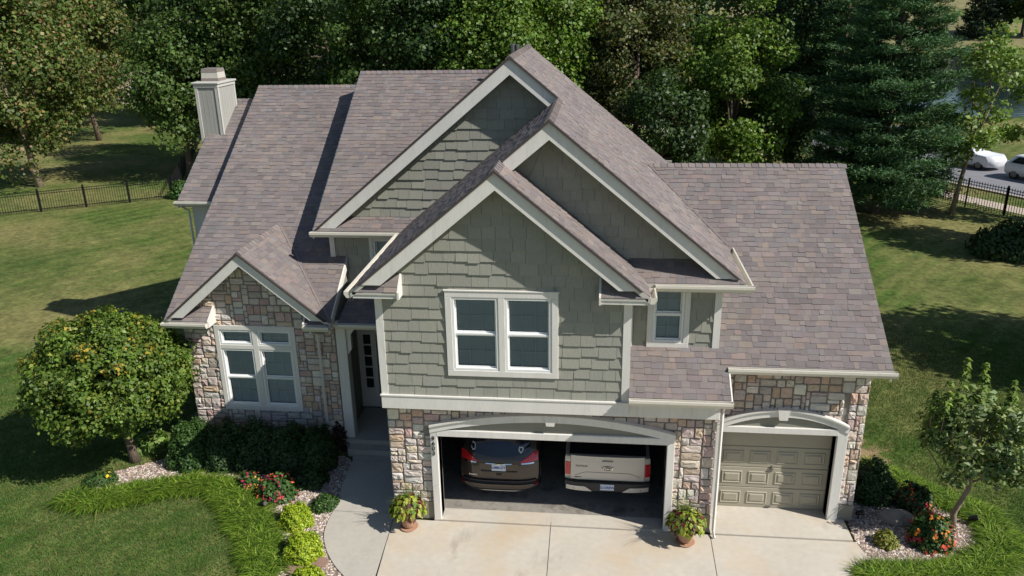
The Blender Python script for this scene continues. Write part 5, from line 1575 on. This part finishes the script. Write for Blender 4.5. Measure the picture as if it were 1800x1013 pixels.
# second row closing the view
for i, (px, Y, h, r) in enumerate(((200, 75, 19, 7), (330, 62, 19, 6), (450, 66, 21, 6.5), (560, 58, 20, 6), (660, 60, 21, 6), (760, 55, 20, 6), (850, 58, 20, 6), (960, 60, 20, 6), (1060, 64, 17.5, 6), (1340, 62, 17, 6), (1430, 66, 19, 6))):
    bt('far_tree', 'second row tree '+('beyond the maples', 'behind the chimney tree', 'behind the left ridge trees', 'between left ridge and second ridge, far back', 'behind the narrow green tree', 'far behind the second ridge', 'behind the light green tree', 'far behind the gable peak', 'behind the dark shaded tree', 'behind the bright tree', 'behind the pine nearer the bright tree')[i], px, Y, h, r, G_MID if i % 2 else G_OLIVE, 130+i, 7000, .45, ncl=50)
pb = gp(1538, 372)
pine('pine_tree', 'huge dark pine with drooping boughs right of the garage roof', (*pb, GZ), 15.5, 4.35, 120000, 140, tuft=.24)
pine('pine_tree', 'pine standing behind the huge pine, nearer the bright tree', (*un(1470, 200, Y=37)[:2], GZ), 15, 4.2, 45000, 141, tuft=.26)
sb = gp(1672, 375)
bt('slim_tree', 'slim sparse tree inside the spear topped fence', 0, 0, 10.2, 2.2, [s2l(112, 138, 62), s2l(98, 124, 56), s2l(130, 148, 74)], 142, 5200, .17, base=(*sb,), ncl=44, rz=4.2, off=(1.05, .4), tr=.11, spread=.28, bark='barkpale')
p = un(1840, 300, Y=27)
bt('slim_tree', 'red brown leaved tree hanging in over the street fence', 0, 0, 8, 2.0, [s2l(92, 70, 56), s2l(84, 92, 50), s2l(70, 80, 44)], 143, 3200, .2, base=(p[0]+.9, p[1], 0), ncl=34, tr=.1)
# trees past the frame on the right whose shade lies on the right lawn
bt('shade_tree', 'leafy tree right of the lawn casting shade by the garage', 0, 0, 9.8, 3.7, G_MID, 144, 16000, .24, base=(24.2, 8.3, 0), ncl=70, rz=3.6)
bt('shade_tree', 'leafy tree by the street casting shade along the lawn edge', 0, 0, 9.0, 3.0, G_MID, 145, 11000, .24, base=(27.5, 20.5, 0), ncl=60, rz=3.2)
shrub('dark_shrub', 'broad dark shrub inside the spear topped fence', (*gp(1775, 446), GZ), (1.7, 1.3), 1.5, 5000, .14, B_DARK, 146, lump=.15)
shrub('yard_shrub', 'clipped green shrub beside the fence corner and chimney', (*gp(322, 345), GZ), .9, 1.0, 2500, .12, B_GREEN, 147)
# hillside trees
HG = 'trees on the hillside'
p = un(1722, 68, Y=176)
pine('hill_conifer', 'dark conifer alone on the dry hillside above the pond', (float(p[0]), 176.0, terrain(p[0], 176)), 13, 5.2, 6000, 150, HG, tuft=1.0, pal=[s2l(44, 62, 46), s2l(36, 52, 40), s2l(60, 78, 54)])
for i, (px, Y, h, r, pal, lb) in enumerate(((1800, 178, 15, 8, G_DARK, 'broad dark tree on the pond bank past the lone conifer'), (1120, 200, 22, 9, G_MID, 'far green tree above the olive tree'), (1175, 215, 22, 8, G_OLIVE, 'far tree with tan crown on the hill'),
     (1215, 205, 20, 8, G_OLIVE, 'far yellowish round tree on the hill'), (1262, 220, 20, 9, G_MID, 'far round tree on the hill above the dark gap'), (1320, 210, 20, 9, G_DARK, 'far dark tree behind the bright tree'), (1015, 190, 24, 9, G_MID, 'far tree behind the shaded tree'))):
    p = un(px, 40, Y=Y)
    tree('hill_tree', lb, (float(p[0]), float(Y), terrain(p[0], Y)), h, r, .5, 5000, 1.0, pal, 160+i, HG, rz=h*.42, trunk_r=.3, ncl=50)
# a wood closing the far skyline
R = np.random.default_rng(180)
n = 42000; X = R.uniform(-420, 470, n); Yv = R.uniform(315, 400, n)
Z = np.array([terrain(x, y) for x, y in zip(X, Yv)])+R.uniform(0, 1, n)**.6*(11+5*np.sin(X*.11)*np.sin(X*.037+1))
link('woodland', leaf_mesh('woodland', np.stack([X, Yv, Z], 1), nrm(R.normal(size=(n, 3))+np.array([.2, -.8, .8])), R.uniform(2.2, 4.2, n), pick(R, G_DARK+G_OLIVE+G_MID, n), M['leaf'], R, .5), None, label='distant wood along the skyline beyond the hill', cat='woodland', kind='stuff')

# ------------------------------------------------------------------ neighbouring houses seen through the trees
M['nb_wall'] = mat('neighbour_siding', s2l(150, 138, 122), .8, noise=(2, .06)); M['nb_grey'] = mat('neighbour_grey', s2l(110, 112, 116), .8, noise=(2, .06))
M['nb_roof'] = mat('neighbour_roof', s2l(92, 84, 80), .95, noise=((.8, .1), (12, .15)))
def neighbour(label, x, y, w, d, h, m_, rot):
    T = thing('neighbour_house', label, 'house', (x, y, GZ), 'neighbouring houses')
    b = MB(); b.box(-w/2, w/2, 0, d, 0, h); b.build('wall', m_, T)
    b = MB(); e = .5
    b.prism([(-w/2-e, -e, h), (-w/2-e, d/2, h+d*.36), (-w/2-e, d+e, h), (-w/2-e, d+e, h-.2), (-w/2-e, d/2, h+d*.36-.25), (-w/2-e, -e, h-.2)], (w+2*e, 0, 0)); b.build('roof', M['nb_roof'], T)
    b = MB(); b.prism([(-w/2+.01, 0.2, h-.1), (-w/2+.01, d/2, h+d*.34), (-w/2+.01, d-.2, h-.1)], (w-.02, 0, 0)); b.build('gable', m_, T)
    for fl in range(int(h//2.8)):
        for k in range(int(w//3)):
            x0 = -w/2+1.0+k*3; z0 = .9+fl*2.8
            b = MB(); b.box(x0-.1, x0+1.3, -.06, .0, z0-.1, z0+1.5); f = b.build('window', M['vinyl'], T)
            b = MB(); b.box(x0, x0+.58, -.08, -.061, z0, z0+1.4); b.box(x0+.62, x0+1.2, -.08, -.061, z0, z0+1.4); b.build('pane', M['carglass'], f)
    box('patio', -w/2, w/2, -3.5, -.1, 0, .12, 'verge', T)
    for o in T.children_recursive: o.matrix_parent_inverse = Matrix.Identity(4)
    T.rotation_euler = (0, 0, rot)
p = un(262, 120, Y=84); neighbour('grey neighbouring house glimpsed between maple and chimney tree', float(p[0]), 84, 13, 10, 6.2, M['nb_wall'], .35)
p = un(545, 60, Y=76); neighbour('neighbouring house glimpsed above the left ridge trees', float(p[0]), 76, 16, 10, 7.0, M['nb_grey'], .05)
p = un(1132, 8, Y=165); neighbour('far house glimpsed above the olive tree', float(p[0]), 165, 12, 9, 6.0, M['nb_wall'], .1)
